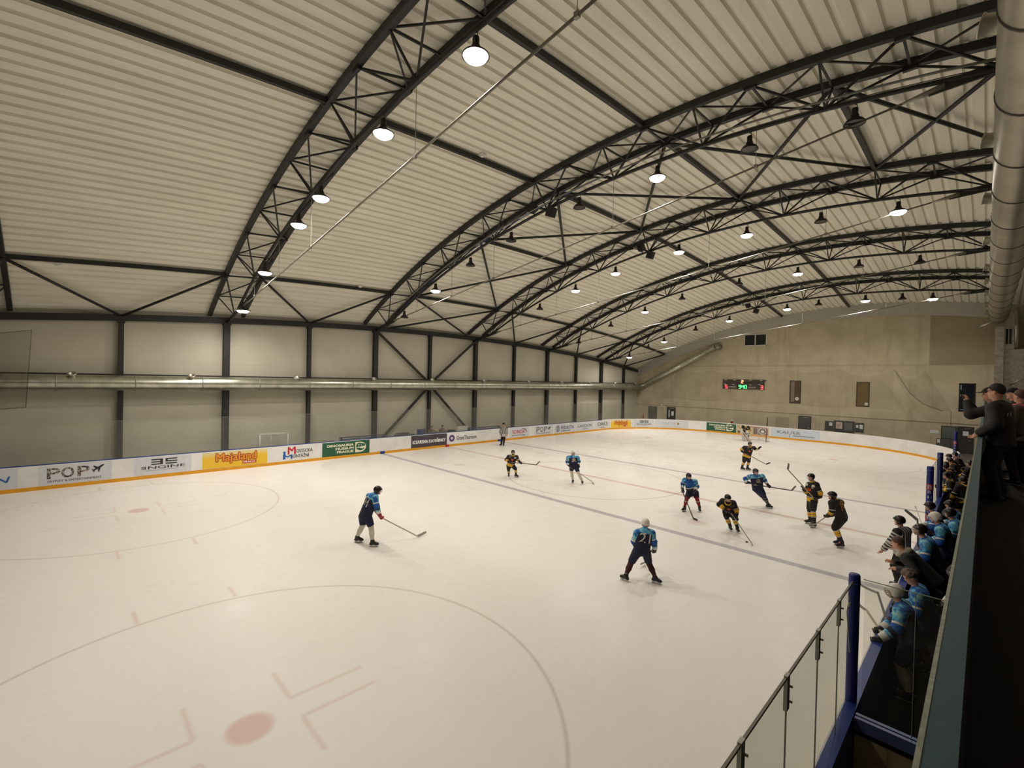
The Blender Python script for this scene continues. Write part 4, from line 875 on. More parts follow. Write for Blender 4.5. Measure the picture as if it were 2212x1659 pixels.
g = MB(); [g.box((-3.45, yf-.01, q), (-3.42, yf-.004, q+.04)) for q in (4.68, 4.8)]; part(g, 'clock_colon', grl, t)
def stext(key, a, b_, z0_, z1_): 
    g = MB(); v, f = text2d(key); g.add([(a+(b_-a)*p, yf-.005, z0_+(z1_-z0_)*q) for p, q in v], f); part(g, 'lettering', P_w, t)
stext('DOMÁCÍ', -4.68, -3.95, 4.64, 4.82); stext('HOSTÉ', -2.76, -2.08, 4.64, 4.8)
g = MB()
for a, q in ((-5.15, 5.44), (-4.25, 5.44), (-3.5, 5.44), (-2.7, 5.44), (-1.7, 5.44), (-5.2, 5.0), (-4.35, 4.96), (-2.7, 4.96), (-1.85, 5.0)): g.box((a, yf-.005, q-.02), (a+.26, yf-.001, q+.02))
part(g, 'small_captions', P_w, t)
# protective netting
m = bpy.data.materials.new('safety_netting'); m.use_nodes = True; nt = m.node_tree; N_ = nt.nodes; N_.clear(); o = N_.new('ShaderNodeOutputMaterial'); tr = N_.new('ShaderNodeBsdfTransparent'); df = N_.new('ShaderNodeBsdfDiffuse'); df.inputs[0].default_value = (*srgb(120,108,88), 1)
mx = N_.new('ShaderNodeMixShader'); nz = N_.new('ShaderNodeTexNoise'); nz.inputs['Scale'].default_value = 1.5; mr = N_.new('ShaderNodeMapRange'); mr.inputs[3].default_value = .12; mr.inputs[4].default_value = .30
nt.links.new(nz.outputs[0], mr.inputs[0]); nt.links.new(mr.outputs[0], mx.inputs[0]); nt.links.new(tr.outputs[0], mx.inputs[1]); nt.links.new(df.outputs[0], mx.inputs[2]); nt.links.new(mx.outputs[0], o.inputs[0]); sn_m = m
def sag(x, K):
    for a, q, d in K:
        if a <= x <= q: u = (x-a)/(q-a); return -4*d*u*(1-u)
    return 0
K = [(-12.6, -9.2, .3), (-9.2, -5.9, .35), (-5.9, -3.4, .45), (-3.4, .9, .3), (.9, 5.2, .25), (5.2, 8.9, .55)]
g = MB(); n = 86; vs = []
for i in range(n+1):
    xx = -12.6+21.5*i/n; yy = 28.75+.05*math.sin(xx*2.2)
    vs += [(xx, yy, 6.5+sag(xx, K)), (xx, yy+.06*math.sin(xx*1.3), 4.8), (xx, yy, 3.2+.08*math.sin(xx*1.1))]
g.add(vs, [(3*i, 3*i+3, 3*i+4, 3*i+1) for i in range(n)]+[(3*i+1, 3*i+4, 3*i+5, 3*i+2) for i in range(n)]); tag(g.build('safety_net', sn_m, smooth=True), 'brownish see through safety netting strung in swags before the concrete wall', 'net')
g = MB(); n = 20; vs = []
for i in range(n+1):
    u = i/n; top = Vector((8.9+1.9*u, 28.7+.1*math.sin(9*u), 6.5-.75*4*u*(1-u))); bot = Vector((11.3+1.1*u, 28.7+.15*math.sin(7*u), 3.35-.12*u))
    for j in range(9):
        w = j/8; p = top.lerp(bot, w); p.x -= .5*math.sin(PI*w)*(1-u); vs.append(p)
g.add(vs, [(9*i+j, 9*i+9+j, 9*i+10+j, 9*i+j+1) for i in range(n) for j in range(8)]); tag(g.build('safety_net', sn_m, smooth=True), 'gathered dark end of the safety netting draped down beside the blue window', 'net')
g = MB(); g.tube([(8.95, 28.65, 6.45), (9.4, 28.65, 5.6), (9.95, 28.65, 4.6), (10.7, 28.65, 3.8), (11.9, 28.65, 3.3)], .02, 6); g.tube([(12.35, 28.65, 3.3), (12.4, 28.65, .0)], .018, 6); tag(g.build('net_rope', mat('brown_rope', srgb(92,82,64), .8), smooth=True), 'thin rope edging the gathered netting down to the floor', 'rope')
# net strip at the near end of the panel wall
g = MB(); g.add([(-14.4, -24.5, 5.9), (-14.4, -21.0, 6.68), (-14.4, -21.15, 3.36), (-14.4, -24.5, 3.1)], [(0, 1, 2, 3)]); tag(g.build('safety_net', sn_m), 'corner of grey safety netting hanging before panel wall at picture edge', 'net')
g = MB(); g.tube([(-14.4, -24.5, 5.9), (-14.4, -21.0, 6.68), (-14.4, -21.15, 3.36), (-14.4, -24.5, 3.1)], .012, 5); tag(g.build('net_rope', steel), 'dark rope edging the netting corner at picture edge', 'rope')
# ============================================================ people
A = lambda p: np.array(p, float)
def unit(v): v = A(v); return v/max(np.linalg.norm(v), 1e-9)
skin = mat('skin', srgb(206,152,126), .55, 0, .06, 20); skin_dk = mat('skin_shadowed', srgb(58,34,30), .6)
lipm = mat('lip_skin', srgb(160,92,84), .5); 
# blue team cloth with cyan camouflage
m, b, x, y, z, tc = new_mat('camo_cyan_cloth', .75)
q = noise(tc, 9, 3, .6); c = mixcol(q.ramp(.44, .5), srgb(36,92,170), srgb(84,168,206)); c = mixcol(q.ramp(.56, .6), c, srgb(150,204,208)); m.node_tree.links.new(c.s, b.inputs['Base Color']); camo = m
navy = mat('navy_cloth', srgb(24,28,58), .8, 0, .15, 8); royal = mat('royal_cloth', srgb(24,84,160), .75, 0, .15, 8); whitec = mat('white_cloth', srgb(224,220,210), .8)
blackc = mat('black_cloth', srgb(30,24,24), .8, 0, .15, 8); yell = mat('yellow_cloth', srgb(224,174,44), .75, 0, .1, 10); orng = mat('orange_cloth', srgb(220,90,40), .75)
redc = mat('dark_red_cloth', srgb(132,24,40), .8, 0, .15, 8); creamc = mat('cream_sock_cloth', srgb(206,200,182), .85); greyc = mat('grey_cloth', srgb(120,116,112), .85); maroon = mat('maroon_cloth', srgb(70,26,32), .8)
hel_b = mat('black_helmet_shell', srgb(34,24,26), .25); hel_w = mat('white_helmet_shell', srgb(226,220,208), .3)
leather_b = mat('black_leather', srgb(28,22,24), .45, 0, .15, 15); leather_r = mat('red_leather', srgb(150,20,28), .5, 0, .15, 15); leather_w = mat('white_pad_leather', srgb(216,210,196), .6, 0, .08, 6)
blade_m = mat('skate_steel', srgb(190,190,190), .25, .9); holder_m = mat('skate_holder', srgb(216,214,206), .5); shaft_m = mat('stick_shaft', srgb(70,58,52), .45); blade_grey = mat('stick_blade_grey', srgb(150,146,136), .6); blade_dark = mat('stick_blade_dark', srgb(40,34,34), .6); pale_shaft = mat('pale_stick_shaft', srgb(190,176,150), .5)
visor_m = see_through('visor_plastic', srgb(220,220,220), (.93,.93,.93), .05, .16)
hair_m = {k: mat(k+'_hair', srgb(*c), .6, 0, .3, 30, bump=.5, bscale=60) for k, c in dict(dark=(30,22,22), brown=(84,58,44), curly=(96,78,62)).items()}
eye_m = mat('eye_dark', srgb(40,30,28), .3); print_w = mat('jersey_print_white', srgb(226,222,208), .7); print_y = mat('jersey_print_yellow', srgb(222,150,40), .7)

def blue_pat(chest):
    def f(kind, t, w, lat, fr, P, J):
        mi = np.zeros(len(t), int)
        tor = kind == 0
        mi[tor & (w > .83)] = 1
        if chest: mi[tor & (w > .55) & (fr > 0)] = 3
        if chest: mi[tor & (w > .45) & (w < .52) & (fr > .04)] = 2
        if chest: mi[tor & (w > .72) & (np.abs(lat) > .11)] = 1
        a = kind == 1
        mi[a & (t < .34)] = 1; mi[a & (t >= .34) & (t < .40)] = 2; mi[a & (t >= .40) & (t < .58)] = 3; mi[a & (t >= .58) & (t < .74)] = 0; mi[a & (t >= .74) & (t < .84)] = 1; mi[a & (t >= .84)] = 2
        return mi
    return f
def black_pat(hem=True):
    def f(kind, t, w, lat, fr, P, J):
        mi = np.zeros(len(t), int); tor = kind == 0; wm = w*J['len']
        if hem: mi[tor & (wm < .05)] = 1; mi[tor & (wm >= .065) & (wm < .08)] = 2; mi[tor & (wm < -.085)] = 0
        dn = np.linalg.norm(P-J['nk'], axis=1); mi[tor & (dn > .09) & (dn < .118) & (np.abs(lat) < .1)] = 1
        a = kind == 1
        mi[a & (t >= .47) & (t < .51)] = 2; mi[a & (t >= .55) & (t < .8)] = 1; mi[a & (t >= .84) & (t < .88)] = 1
        return mi
    return f
def ref_pat(kind, t, w, lat, fr, P, J):
    mi = (np.mod(lat/.075+.25, 1) < .5).astype(int); a = kind == 1
    mi[a] = (np.mod(t[a]*7, 1) < .5).astype(int); mi[(kind == 0) & (w < .1)] = 0; return mi
def plain(kind, t, w, lat, fr, P, J): return np.zeros(len(t), int)
def sock_pat(seq):
    def f(t):
        mi = np.full(len(t), seq[0][1])
        for a, k in seq: mi[t >= a] = k
        return mi
    return f
OUT = dict(
 blue=dict(mats=[navy, camo, whitec, royal], pat=blue_pat(True), pants=navy), blueback=dict(mats=[navy, camo, whitec, royal], pat=blue_pat(False), pants=navy),
 black=dict(mats=[blackc, yell, whitec, orng], pat=black_pat(), pants=blackc), blacktuck=dict(mats=[blackc, yell, whitec, orng], pat=black_pat(False), pants=blackc),
 ref=dict(mats=[mat('ref_white', srgb(196,192,184), .8), mat('ref_black', srgb(30,26,28), .8)], pat=ref_pat, pants=blackc), coat=dict(mats=[mat('black_jacket', srgb(24,22,24), .7, 0, .2, 6)], pat=plain, pants=mat('dark_jeans', srgb(30,34,48), .8, 0, .15, 12)),
 greycoat=dict(mats=[mat('grey_coat', srgb(96,88,80), .8, 0, .15, 6)], pat=plain, pants=blackc))
YS = ([blackc, whitec, yell], [(0, 0), (.12, 1), (.17, 2), (.34, 0), (.37, 2), (.52, 0), (.55, 1), (.6, 0)])
SOCK = dict(cream=([creamc], [(0, 0)]), black=([maroon, whitec], [(0, 0), (.93, 1)]), red=([redc, whitec], [(0, 0), (.30, 1), (.37, 0)]), yellow=YS, dark=([navy, greyc], [(0, 0), (.2, 1), (.27, 0), (.45, 1), (.6, 0), (.75, 1), (.82, 0)]))

def person(J, face, label, outfit, sock='black', helmet=None, visor=True, glove=leather_b, hair=None, sc=1., h=.022, skates=True, number=None, numcol=None, cage=False, group=None, bare=False, trousers=False, extra=None, hood=False, dark_skin=None, sockpads=1.):
    J = {k: A(v) for k, v in J.items()}
    base = J['pv'].copy(); zs = min(J['toL'][2], J['toR'][2])
    base[2] = zs-.07 if 'ctR' not in J and 'ctL' not in J else 0
    T = thing('person', tuple(base), label, 'person', group)
    up = unit(J['nk']-J['pv']); lat = unit(J['shL']-J['shR']); lat = unit(lat-up*(lat@up)); fwd = np.cross(lat, up)
    F = unit(face); U = unit(unit(J['hd']-J['nk'])*.5+A((0,0,1))*.8); U = unit(U-F*(U@F)); Lh = np.cross(U, F)
    pts = np.array([v for k, v in J.items() if k[0] != 's' or k[:2] == 'sh']); lo, hi = pts.min(0)-.32, pts.max(0)+.32
    def fin(f, name, mats, mi=None):
        V, Q = f.mesh()
        if name in ('jersey', 'body'): V, Q = subdiv(V, Q)
        m_ = None if mi is None else mi(V[Q].mean(1)); return mesh_obj(name, V, Q, mats, T, m_)
    # ---- body: one continuous skin
    f = Field(lo, hi, max(h*.8, .013)); k = .03; s_ = sc
    hd = J['hd']; sk = skin if not dark_skin else dark_skin
    f.ell(hd+U*.02*s_, [Lh, F, U], A((.074, .093, .108))*s_); f.ell(hd-U*.055*s_+F*.018*s_, [Lh, F, U], A((.058, .072, .062))*s_, .03)
    f.cone(hd+F*.085*s_+U*.012*s_, hd+F*.102*s_-U*.02*s_, .010*s_, .014*s_, .012); f.ell(hd+F*.075*s_-U*.09*s_, [Lh, F, U], A((.022, .02, .018))*s_, .02)
    for d in (-1, 1): f.ell(hd+Lh*d*.077*s_-U*.005*s_-F*.005, [Lh, F, U], A((.013, .024, .034))*s_, .008); f.ell(hd+Lh*d*.032*s_+F*.086*s_+U*.03*s_, [Lh, F, U], A((.022, .012, .01))*s_, .01)
    f.cone(J['nk']-up*.03, hd-U*.05*s_, .058*s_, .052*s_, k)
    ch = J['nk']*.8+J['pv']*.2
    for d, a, q in ((1, 'hpL', 'shL'), (-1, 'hpR', 'shR')):
        s = q[-1]; inn = J['pv']*.45+J[a]*.55; f.cone(inn, ch*.5+J[q]*.5-up*.05, .10*s_, .095*s_, .05); f.cone(ch, J[q], .06*s_, .055*s_, .05)
        f.cone(J[q], J['el'+s], .048*s_, .038*s_, k); f.cone(J['el'+s], J['wr'+s], .038*s_, .027*s_, k)
        f.cone(J[a], J['kn'+s], .078*s_, .052*s_, .05); f.cone(J['kn'+s], J['an'+s], .052*s_, .036*s_, k); f.cone(J['an'+s], J['to'+s]*.4+J['an'+s]*.6-A((0, 0, 0)), .034*s_, .026*s_, k)
        f.cone(J['wr'+s], J['ha'+s], .03*s_, .034*s_, .02)
        if bare:
            hv = unit(J['ha'+s]-J['wr'+s]); sd = unit(np.cross(hv, fwd)+1e-4); pn = np.cross(sd, hv)
            f.ell(J['ha'+s], [sd, hv, pn], A((.042, .05, .022))*s_, .015)
            for i, (o_, l_) in enumerate(((-.03, .06), (-.01, .072), (.01, .068), (.03, .052))):
                r0 = J['ha'+s]+sd*o_+hv*.035; r1 = r0+hv*l_*.5+pn*.012; r2 = r1+hv*l_*.3+pn*.028; f.cone(r0, r1, .0105, .0095, .006); f.cone(r1, r2, .0095, .0085, .004)
            b0 = J['ha'+s]-sd*.03-hv*.015; b1 = b0-sd*.03+hv*.03+pn*.01; f.cone(b0, b1, .013, .011, .008); f.cone(b1, b1+hv*.025+pn*.012, .011, .009, .004)
    def fmi(C):
        mi = np.zeros(len(C), int); R = C-hd; u, e, r = R@U/s_, R@F/s_, R@Lh/s_
        mi[(e > .07) & (np.abs(u-.018) < .012) & (np.abs(np.abs(r)-.032) < .014)] = 1; mi[(e > .07) & (np.abs(u+.052) < .008) & (np.abs(r) < .026)] = 2; return mi
    fin(f, 'body', [sk, eye_m, lipm], fmi)
    # ---- jersey or coat
    f = Field(lo, hi, h); pad = 1. if helmet or skates or outfit == 'coat' else .85
    C0 = J['nk']-up*.09
    for d, a, q in ((1, 'hpL', 'shL'), (-1, 'hpR', 'shR')):
        s = q[-1]; inn = J['pv']*.35+J[a]*.65
        f.cone(inn-up*.12, C0*.55+J[q]*.45-up*.03, .150*s_*(.9 if pad < 1 else 1), .135*s_*pad, .07); f.cone(C0, J[q]-up*.01, .09*s_, .098*s_*pad, .06)
        f.cone(J[q], J['el'+s], .092*s_*pad, .084*s_*pad, .04); f.cone(J['el'+s], J['wr'+s]+unit(J['wr'+s]-J['el'+s])*.02, .086*s_*pad, .066*s_*pad, .03)
        f.cut_near(J['wr'+s]+unit(J['wr'+s]-J['el'+s])*.02, J['wr'+s]-J['el'+s], .13)
    f.cone(J['pv'], J['nk']-up*.1, .13*s_, .12*s_, .07)
    f.cone(J['nk']-up*.05, J['nk']+up*.015, .082*s_, .07*s_, .04)
    hb = J['pv']-up*.12*s_; sl, Pp = f.win(hb-.35, hb+.35); dd = (hb-Pp)@up; f.v[sl] = np.where(np.linalg.norm(Pp-J['wrL'], axis=-1) < .2, f.v[sl], np.where(np.linalg.norm(Pp-J['wrR'], axis=-1) < .2, f.v[sl], np.maximum(f.v[sl], np.where(np.linalg.norm(Pp-hb, axis=-1) < .34, dd, -9))))
    o_ = OUT[outfit]; Jl = np.linalg.norm(J['nk']-J['pv'])
    def seg(C, a, q): ab = q-a; t = np.clip((C-a)@ab/(ab@ab), 0, 1); return np.linalg.norm(C-a-t[:, None]*ab, axis=1), t
    def jmi(C):
        dt = np.minimum(np.minimum(seg(C, J['pv'], J['nk'])[0]-.14*s_, seg(C, J['hpL'], C0*.6+J['shL']*.4)[0]-.135*s_), seg(C, J['hpR'], C0*.6+J['shR']*.4)[0]-.135*s_)
        best = dt; kind = np.zeros(len(C), int); t = np.zeros(len(C))
        for s in 'LR':
            l1 = np.linalg.norm(J['el'+s]-J['sh'+s]); l2 = np.linalg.norm(J['wr'+s]-J['el'+s])
            for a, q, t0, t1, r in (('sh', 'el', 0, l1/(l1+l2), .088), ('el', 'wr', l1/(l1+l2), 1, .075)):
                d, u = seg(C, J[a+s], J[q+s]); d = d-r*s_*pad; mk = d < best; best = np.where(mk, d, best); kind[mk] = 1; t[mk] = (t0+(t1-t0)*u)[mk]
        R = C-J['pv']; return o_['pat'](kind, t, R@up/Jl, R@lat, R@fwd, C, dict(len=Jl, nk=J['nk']))
    fin(f, 'jersey' if outfit not in ('coat', 'greycoat') else 'jacket', o_['mats'], jmi); jf = f
    # ---- pants
    f = Field(lo, hi, h); pm = o_['pants']
    f.cone(J['pv']+up*.06, J['pv']-up*.05, .135*s_, .13*s_, .06)
    for s in 'LR':
        e = J['kn'+s]*1.0 if not trousers else J['kn'+s]
        f.cone(J['hp'+s], e, .132*s_*(1 if not trousers else .85), .1*s_*(1 if not trousers else .8), .06)
        if trousers: f.cone(J['kn'+s], J['an'+s]+A((0, 0, .02)), .08*s_, .066*s_, .03)
        else: f.cut_near(J['kn'+s]*.97+J['hp'+s]*.03, J['kn'+s]-J['hp'+s], .2)
    f.cut(J['pv']+up*.12, up)
    fin(f, 'pants', [pm])
    # ---- socks
    if not trousers:
        sm, seq = SOCK[sock]; sp = sock_pat(seq)
        for s in 'LR':
            f = Field(np.minimum(J['kn'+s], J['an'+s])-.16, np.maximum(J['kn'+s], J['an'+s])+.16, h*.85)
            kn, an = J['kn'+s], J['an'+s]; f.cone(kn*1.02-an*.02, kn*.5+an*.5, .082*s_*sockpads, .075*s_*sockpads, .03); f.cone(kn*.5+an*.5, an*.9+kn*.1, .075*s_*sockpads, .056*s_*sockpads, .03)
            V, Q = subdiv(*f.mesh()); mesh_obj('sock', V, Q, sm, T, sp(seg(V[Q].mean(1), kn, an)[1]))
    # ---- skates or shoes
    for s in 'LR':
        an, to = J['an'+s], J['to'+s]; shin = unit(J['kn'+s]-an); ct = 'ct'+s in J
        d = to-an
        if ct or not skates: d = d*A((1, 1, 0)); ux = A((0, 0, 1))
        else: ux = unit(unit(d)*-.35+shin)
        if np.linalg.norm(d) < .02: d = fwd*A((1, 1, 0))
        d = unit(d-ux*(d@ux)); sd = np.cross(ux, d)
        hh = an[2]-(0 if ct or not skates else 0) if ct else .17
        hh = min(max(hh, .13), .2) if skates else .08
        bot = an-ux*hh
        if ct: bot = A((an[0], an[1], 0)); 
        f = Field(np.minimum(an, bot)-.3, np.maximum(an, bot)+.3, min(h*.8, .016)); zb = .085 if skates else .035
        heel = bot+ux*zb-d*.045*s_; tip = bot+ux*zb+d*.15*s_
        f.cone(an+shin*.06*s_, an-ux*.01, .052*s_, .05*s_, .03); f.cone(an-ux*.01, heel, .05*s_, .042*s_, .03); f.cone(an-ux*.03, tip, .045*s_, .04*s_, .04); f.cone(heel, tip, .038*s_, .04*s_, .03)
        f.cut(bot+ux*(zb-.025), -ux)
        V, Q = f.mesh(); bo = mesh_obj('skate' if skates else 'shoe', V, Q, [leather_b], T)
        if skates:
            g = MB()
            for a0, a1, z0, z1 in ((-.06, .0, .03, .065), (.07, .14, .03, .065), (-.07, .16, .022, .036)):
                w_ = .012; vs = [bot+d*a+sd*q+ux*z_ for z_ in (z0, z1) for a, q in ((a0, -w_), (a1, -w_), (a1, w_), (a0, w_))]
                g.add(vs, [(3,2,1,0),(4,5,6,7),(0,1,5,4),(1,2,6,5),(2,3,7,6),(3,0,4,7)])
            part(g, 'blade_holder', holder_m, bo)
            g = MB(); vs = [bot+d*a+sd*q+ux*z_ for z_ in (.002, .024) for a, q in ((-.085, -.003), (.165, -.003), (.175, .003), (-.085, .003))]
            g.add(vs, [(3,2,1,0),(4,5,6,7),(0,1,5,4),(1,2,6,5),(2,3,7,6),(3,0,4,7)]); part(g, 'blade', blade_m, bo)
    # ---- gloves: padded back, cuff, four fingers curled, thumb
    if not bare:
        for s in 'LR':
            wr, ha = J['wr'+s], J['ha'+s]; hv = unit(ha-wr); sd = unit(np.cross(hv, fwd)+A((0, 0, .01))); pn = np.cross(sd, hv)
            f = Field(np.minimum(wr, ha)-.2, np.maximum(wr, ha)+.2, .012)
            f.cone(wr-hv*.03, wr+hv*.05, .06*s_, .05*s_, .02); f.ell(wr*.3+ha*.7, [sd, hv, pn], A((.055, .075, .04))*s_, .03)
            for i in range(4):
                r0 = ha+sd*(-.036+.024*i)+hv*.02; r1 = r0+hv*(.05-.008*abs(i-1.3))+pn*.02; r2 = r1-hv*.02+pn*.04; f.cone(r0, r1, .016, .015, .008); f.cone(r1, r2, .015, .013, .006)
            b0 = ha-sd*.04-hv*.03; f.cone(b0, b0-sd*.02+hv*.05+pn*.03, .018, .015, .012)
            V, Q = f.mesh(); mesh_obj('glove', V, Q, [glove if not isinstance(glove, dict) else glove[s]], T)
    # ---- headwear and hair
    if helmet is not None:
        f = Field(hd-.25, hd+.25, .013)
        f.ell(hd+U*.03*s_-F*.005, [Lh, F, U], A((.104, .126, .118))*s_); c0 = hd-U*.012*s_; n_ = unit(-U+F*.42); f.cut(c0+U*.005, n_)
        for d in (-1, 1): f.ell(hd+Lh*d*.088*s_-U*.02*s_-F*.01, [Lh, F, U], A((.02, .05, .055))*s_, .02)
        f.ell(hd+F*.1*s_+U*.055*s_, [Lh, F, U], A((.07, .03, .014))*s_, .02)
        V, Q = f.mesh(); ho = mesh_obj('helmet', V, Q, [helmet], T)
        g = MB()
        for d in (-1, 1): g.tube([hd+Lh*d*.085*s_-U*.04*s_, hd+Lh*d*.07*s_+F*.05*s_-U*.09*s_, hd+F*.085*s_-U*.11*s_], .006, 5)
        part(g, 'chin_strap', leather_b, ho)
        if cage:
            g = MB(); R_ = A((.098, .15, .12))*s_
            pc = lambda az, el: hd+Lh*R_[0]*math.sin(az)*math.cos(el)+F*R_[1]*math.cos(az)*math.cos(el)+U*R_[2]*math.sin(el)
            for el in (.15, -.15, -.45, -.75, -.95): g.tube([pc(a_, el) for a_ in np.linspace(-1.4, 1.4, 9)], .0045, 4)
            for az in (-1.2, -.7, -.25, .25, .7, 1.2): g.tube([pc(az, e_) for e_ in np.linspace(.25, -1., 6)], .0045, 4)
            part(g, 'face_cage', mat('cage_wire', srgb(170,165,155), .3, .7), T)
        elif visor:
            g = MB(); vs = []
            for el in np.linspace(.3, -.62, 6):
                for az in np.linspace(-1.25, 1.25, 11): vs.append(hd+U*.012*s_+(Lh*.112*math.sin(az)*math.cos(el*.6)+F*.15*math.cos(az)*math.cos(el*.6)+U*.125*math.sin(el))*s_)
            g.add(vs, [(11*i+j, 11*i+j+1, 11*i+12+j, 11*i+11+j) for i in range(5) for j in range(10)]); part(g, 'visor', visor_m, T, True)
    if hair:
        f = Field(hd-.25, hd+.25, .011); hm = hair_m[hair]; cu = hair == 'curly'
        f.ell(hd+U*.034*s_-F*.008, [Lh, F, U], A((.086, .103, .106))*s_*(1.08 if cu else 1)); n_ = unit(-U+F*.55); f.cut(hd+U*.006*s_, unit(-U+F*.68))
        if cu:
            for i in range(46):
                v = unit(rng.normal(size=3)); 
                if v@(U-F*.5) > -.1: f.ell(hd+U*.034+v*A((.1, .1, .1)), np.eye(3), A((.026,)*3), .015)
        V, Q = f.mesh(); mesh_obj('hair', V, Q, [hm], T)
    if hood:
        f = Field(J['nk']-.3, J['nk']+.3, .014)
        for a_ in np.linspace(-2.2, 2.2, 9): p_ = J['nk']-up*.0+(-fwd*math.cos(a_)+lat*math.sin(a_))*.12+up*.03; f.ell(p_, np.eye(3), A((.06, .06, .045)), .04)
        V, Q = f.mesh(); mesh_obj('hood', V, Q, [mat('grey_hood_cloth', srgb(150,140,122), .9)], T)
    # ---- numbers and crests wrapped on the cloth
    def decal(key, side, cx, cy, w, hgt, mm, name, poly=None):
        c = J['pv']*(1-cy)+J['nk']*cy; sg = -1 if side == 'back' else 1; rx = lat if side == 'front' else -lat
        v, fc = poly if poly else text2d(key); g = MB(); P = np.array([c+rx*(cx+(a-.5)*w)+up*((q-.5)*hgt) for a, q in v])
        dcur = np.full(len(P), .45)
        for _ in range(40): dcur = dcur-np.clip(jf.sample(P+fwd*sg*dcur[:, None])-.004, -.02, .02)*.8
        rx0 = rx; P = P+fwd*sg*dcur[:, None]; g.add(P, fc); return part(g, name, mm, T)
    if number: decal(number, 'back', 0, .62, .30*s_ if len(number) > 1 else .14, .25*s_, numcol or print_w, 'back_number')
    cir = ([(.5+.5*math.cos(2*PI*i/16), .5+.5*math.sin(2*PI*i/16)) for i in range(16)], [tuple(range(16))])
    if outfit == 'black':
        decal(None, 'front', .02, .56, .13, .12, orng, 'chest_emblem', ([(0,.3),(.4,0),(.7,.15),(1,.1),(.8,.5),(.95,.9),(.5,.7),(.1,1)], [tuple(range(8))]))
        for sx in (-.13, .13): decal(None, 'front', sx, .82, .1, .09, print_w, 'shoulder_patch', ([(0,0),(1,.1),(.95,1),(.05,.9)], [(0,1,2,3)]))
    for e in (extra or []):
        if e == 'crest': decal(None, 'front', 0, .62, .17, .17, mat('crest_print', srgb(170,150,130), .7), 'crest', cir); decal(None, 'front', 0, .44, .22, .04, print_w, 'crest_band', ([(0,0),(1,.2),(1,.9),(0,.7)], [(0,1,2,3)]))
        if e == 'A': decal('A', 'front', .11, .72, .07, .09, print_w, 'letter')
        if e == 'green': decal(None, 'back', 0, .86, .24, .05, mat('green_print', srgb(30,110,80), .7), 'name_strip', ([(0,0),(1,0),(1,1),(0,1)], [(0,1,2,3)]))
        if e == 'strip': decal(None, 'back', -.02, .84, .07, .03, print_w, 'name_strip', ([(0,0),(1,0),(1,1),(0,1)], [(0,1,2,3)]))
        if e == 'patch': decal(None, 'back', -.12, .72, .09, .06, mat('jacket_badge', srgb(170,180,160), .6), 'badge', ([(0,0),(1,.1),(.95,1),(0,.8)], [(0,1,2,3)]))
        if e == 'glasses':
            g = MB()
            for d in (-1, 1): g.tube([hd+Lh*d*.033*s_+F*.102*s_+U*.018*s_+(Lh*math.cos(a_)*.024+U*math.sin(a_)*.018)*s_ for a_ in np.linspace(0, 6.28, 12)], .003, 4); g.tube([hd+Lh*d*.058*s_+F*.098*s_+U*.02*s_, hd+Lh*d*.08*s_-F*.01+U*.015*s_], .003, 4)
            g.tube([hd+Lh*.01+F*.108*s_+U*.02*s_, hd-Lh*.01+F*.108*s_+U*.02*s_], .003, 4); part(g, 'glasses', black, T)
        if e == 'cap':
            f = Field(hd-.25, hd+.25, .012); f.ell(hd+U*.04*s_, [Lh, F, U], A((.09, .108, .1))*s_); f.cut(hd+U*.035*s_, unit(-U+F*.12)); f.ell(hd+F*.125*s_+U*.045*s_, [Lh, F, U], A((.07, .07, .01))*s_, .015); V, Q = f.mesh(); mesh_obj('cap', V, Q, [blackc], T)
        if e == 'scarf':
            f = Field(J['nk']-.25, J['nk']+.25, .014)
            for a_ in np.linspace(0, 6.28, 11): f.ell(J['nk']+up*.01+(fwd*math.cos(a_)+lat*math.sin(a_))*.085, np.eye(3), A((.05, .05, .04)), .03)
            f.cone(J['nk']-fwd*.1, J['nk']-fwd*.16-up*.14, .05, .045, .03); V, Q = f.mesh(); mesh_obj('scarf', V, Q, [mat('red_white_scarf', srgb(190,90,96), .9, 0, .5, 14)], T)
    return T

# --- sticks: shaft and curved blade, held by but separate from the players
def stick(s0, s1, s2, label, shaft=shaft_m, blade=blade_dark, goalie=False):
    s0, s1, s2 = A(s0), A(s1), A(s2); t = thing('hockey_stick', tuple(s1), label, 'hockey stick', 'hockey sticks'); d = unit(s1-s0); bd = unit(s2-s1); bl = max(np.linalg.norm(s2-s1), .24)
    n = np.cross(d, bd); n = unit(n); wd = unit(np.cross(n, d))
    g = MB(); g.bar(s0, s1, .022, .032, tuple(wd)); part(g, 'shaft', shaft, t)
    g = MB(); g.bar(s0-d*.01, s0+d*.1, .028, .038, tuple(wd)); part(g, 'grip_tape', blade_grey, t)
    if goalie: g = MB(); g.bar(s0+d*.55*np.linalg.norm(s1-s0), s1, .026, .09, tuple(wd)); part(g, 'paddle', leather_w, t)
    g = MB(); hb = .035 if not goalie else .045; upb = unit(-d-bd*((-d)@bd)); vs = []
    for i in range(7):
        u = i/6; c = s1+bd*bl*u+n*.03*u*u*1.5; hh = hb*(1 if u < .85 else .75)
        for a, q in ((-.006, -1), (.006, -1), (.006, 1), (-.006, 1)): vs.append(c+n*a+upb*(q*hh+hb*.4))
    fs = [(3, 2, 1, 0), (24, 25, 26, 27)]
    for i in range(6):
        for j in range(4): fs.append((4*i+j, 4*i+(j+1) % 4, 4*i+4+(j+1) % 4, 4*i+4+j))
    g.add(vs, fs); part(g, 'blade', blade, t); return t

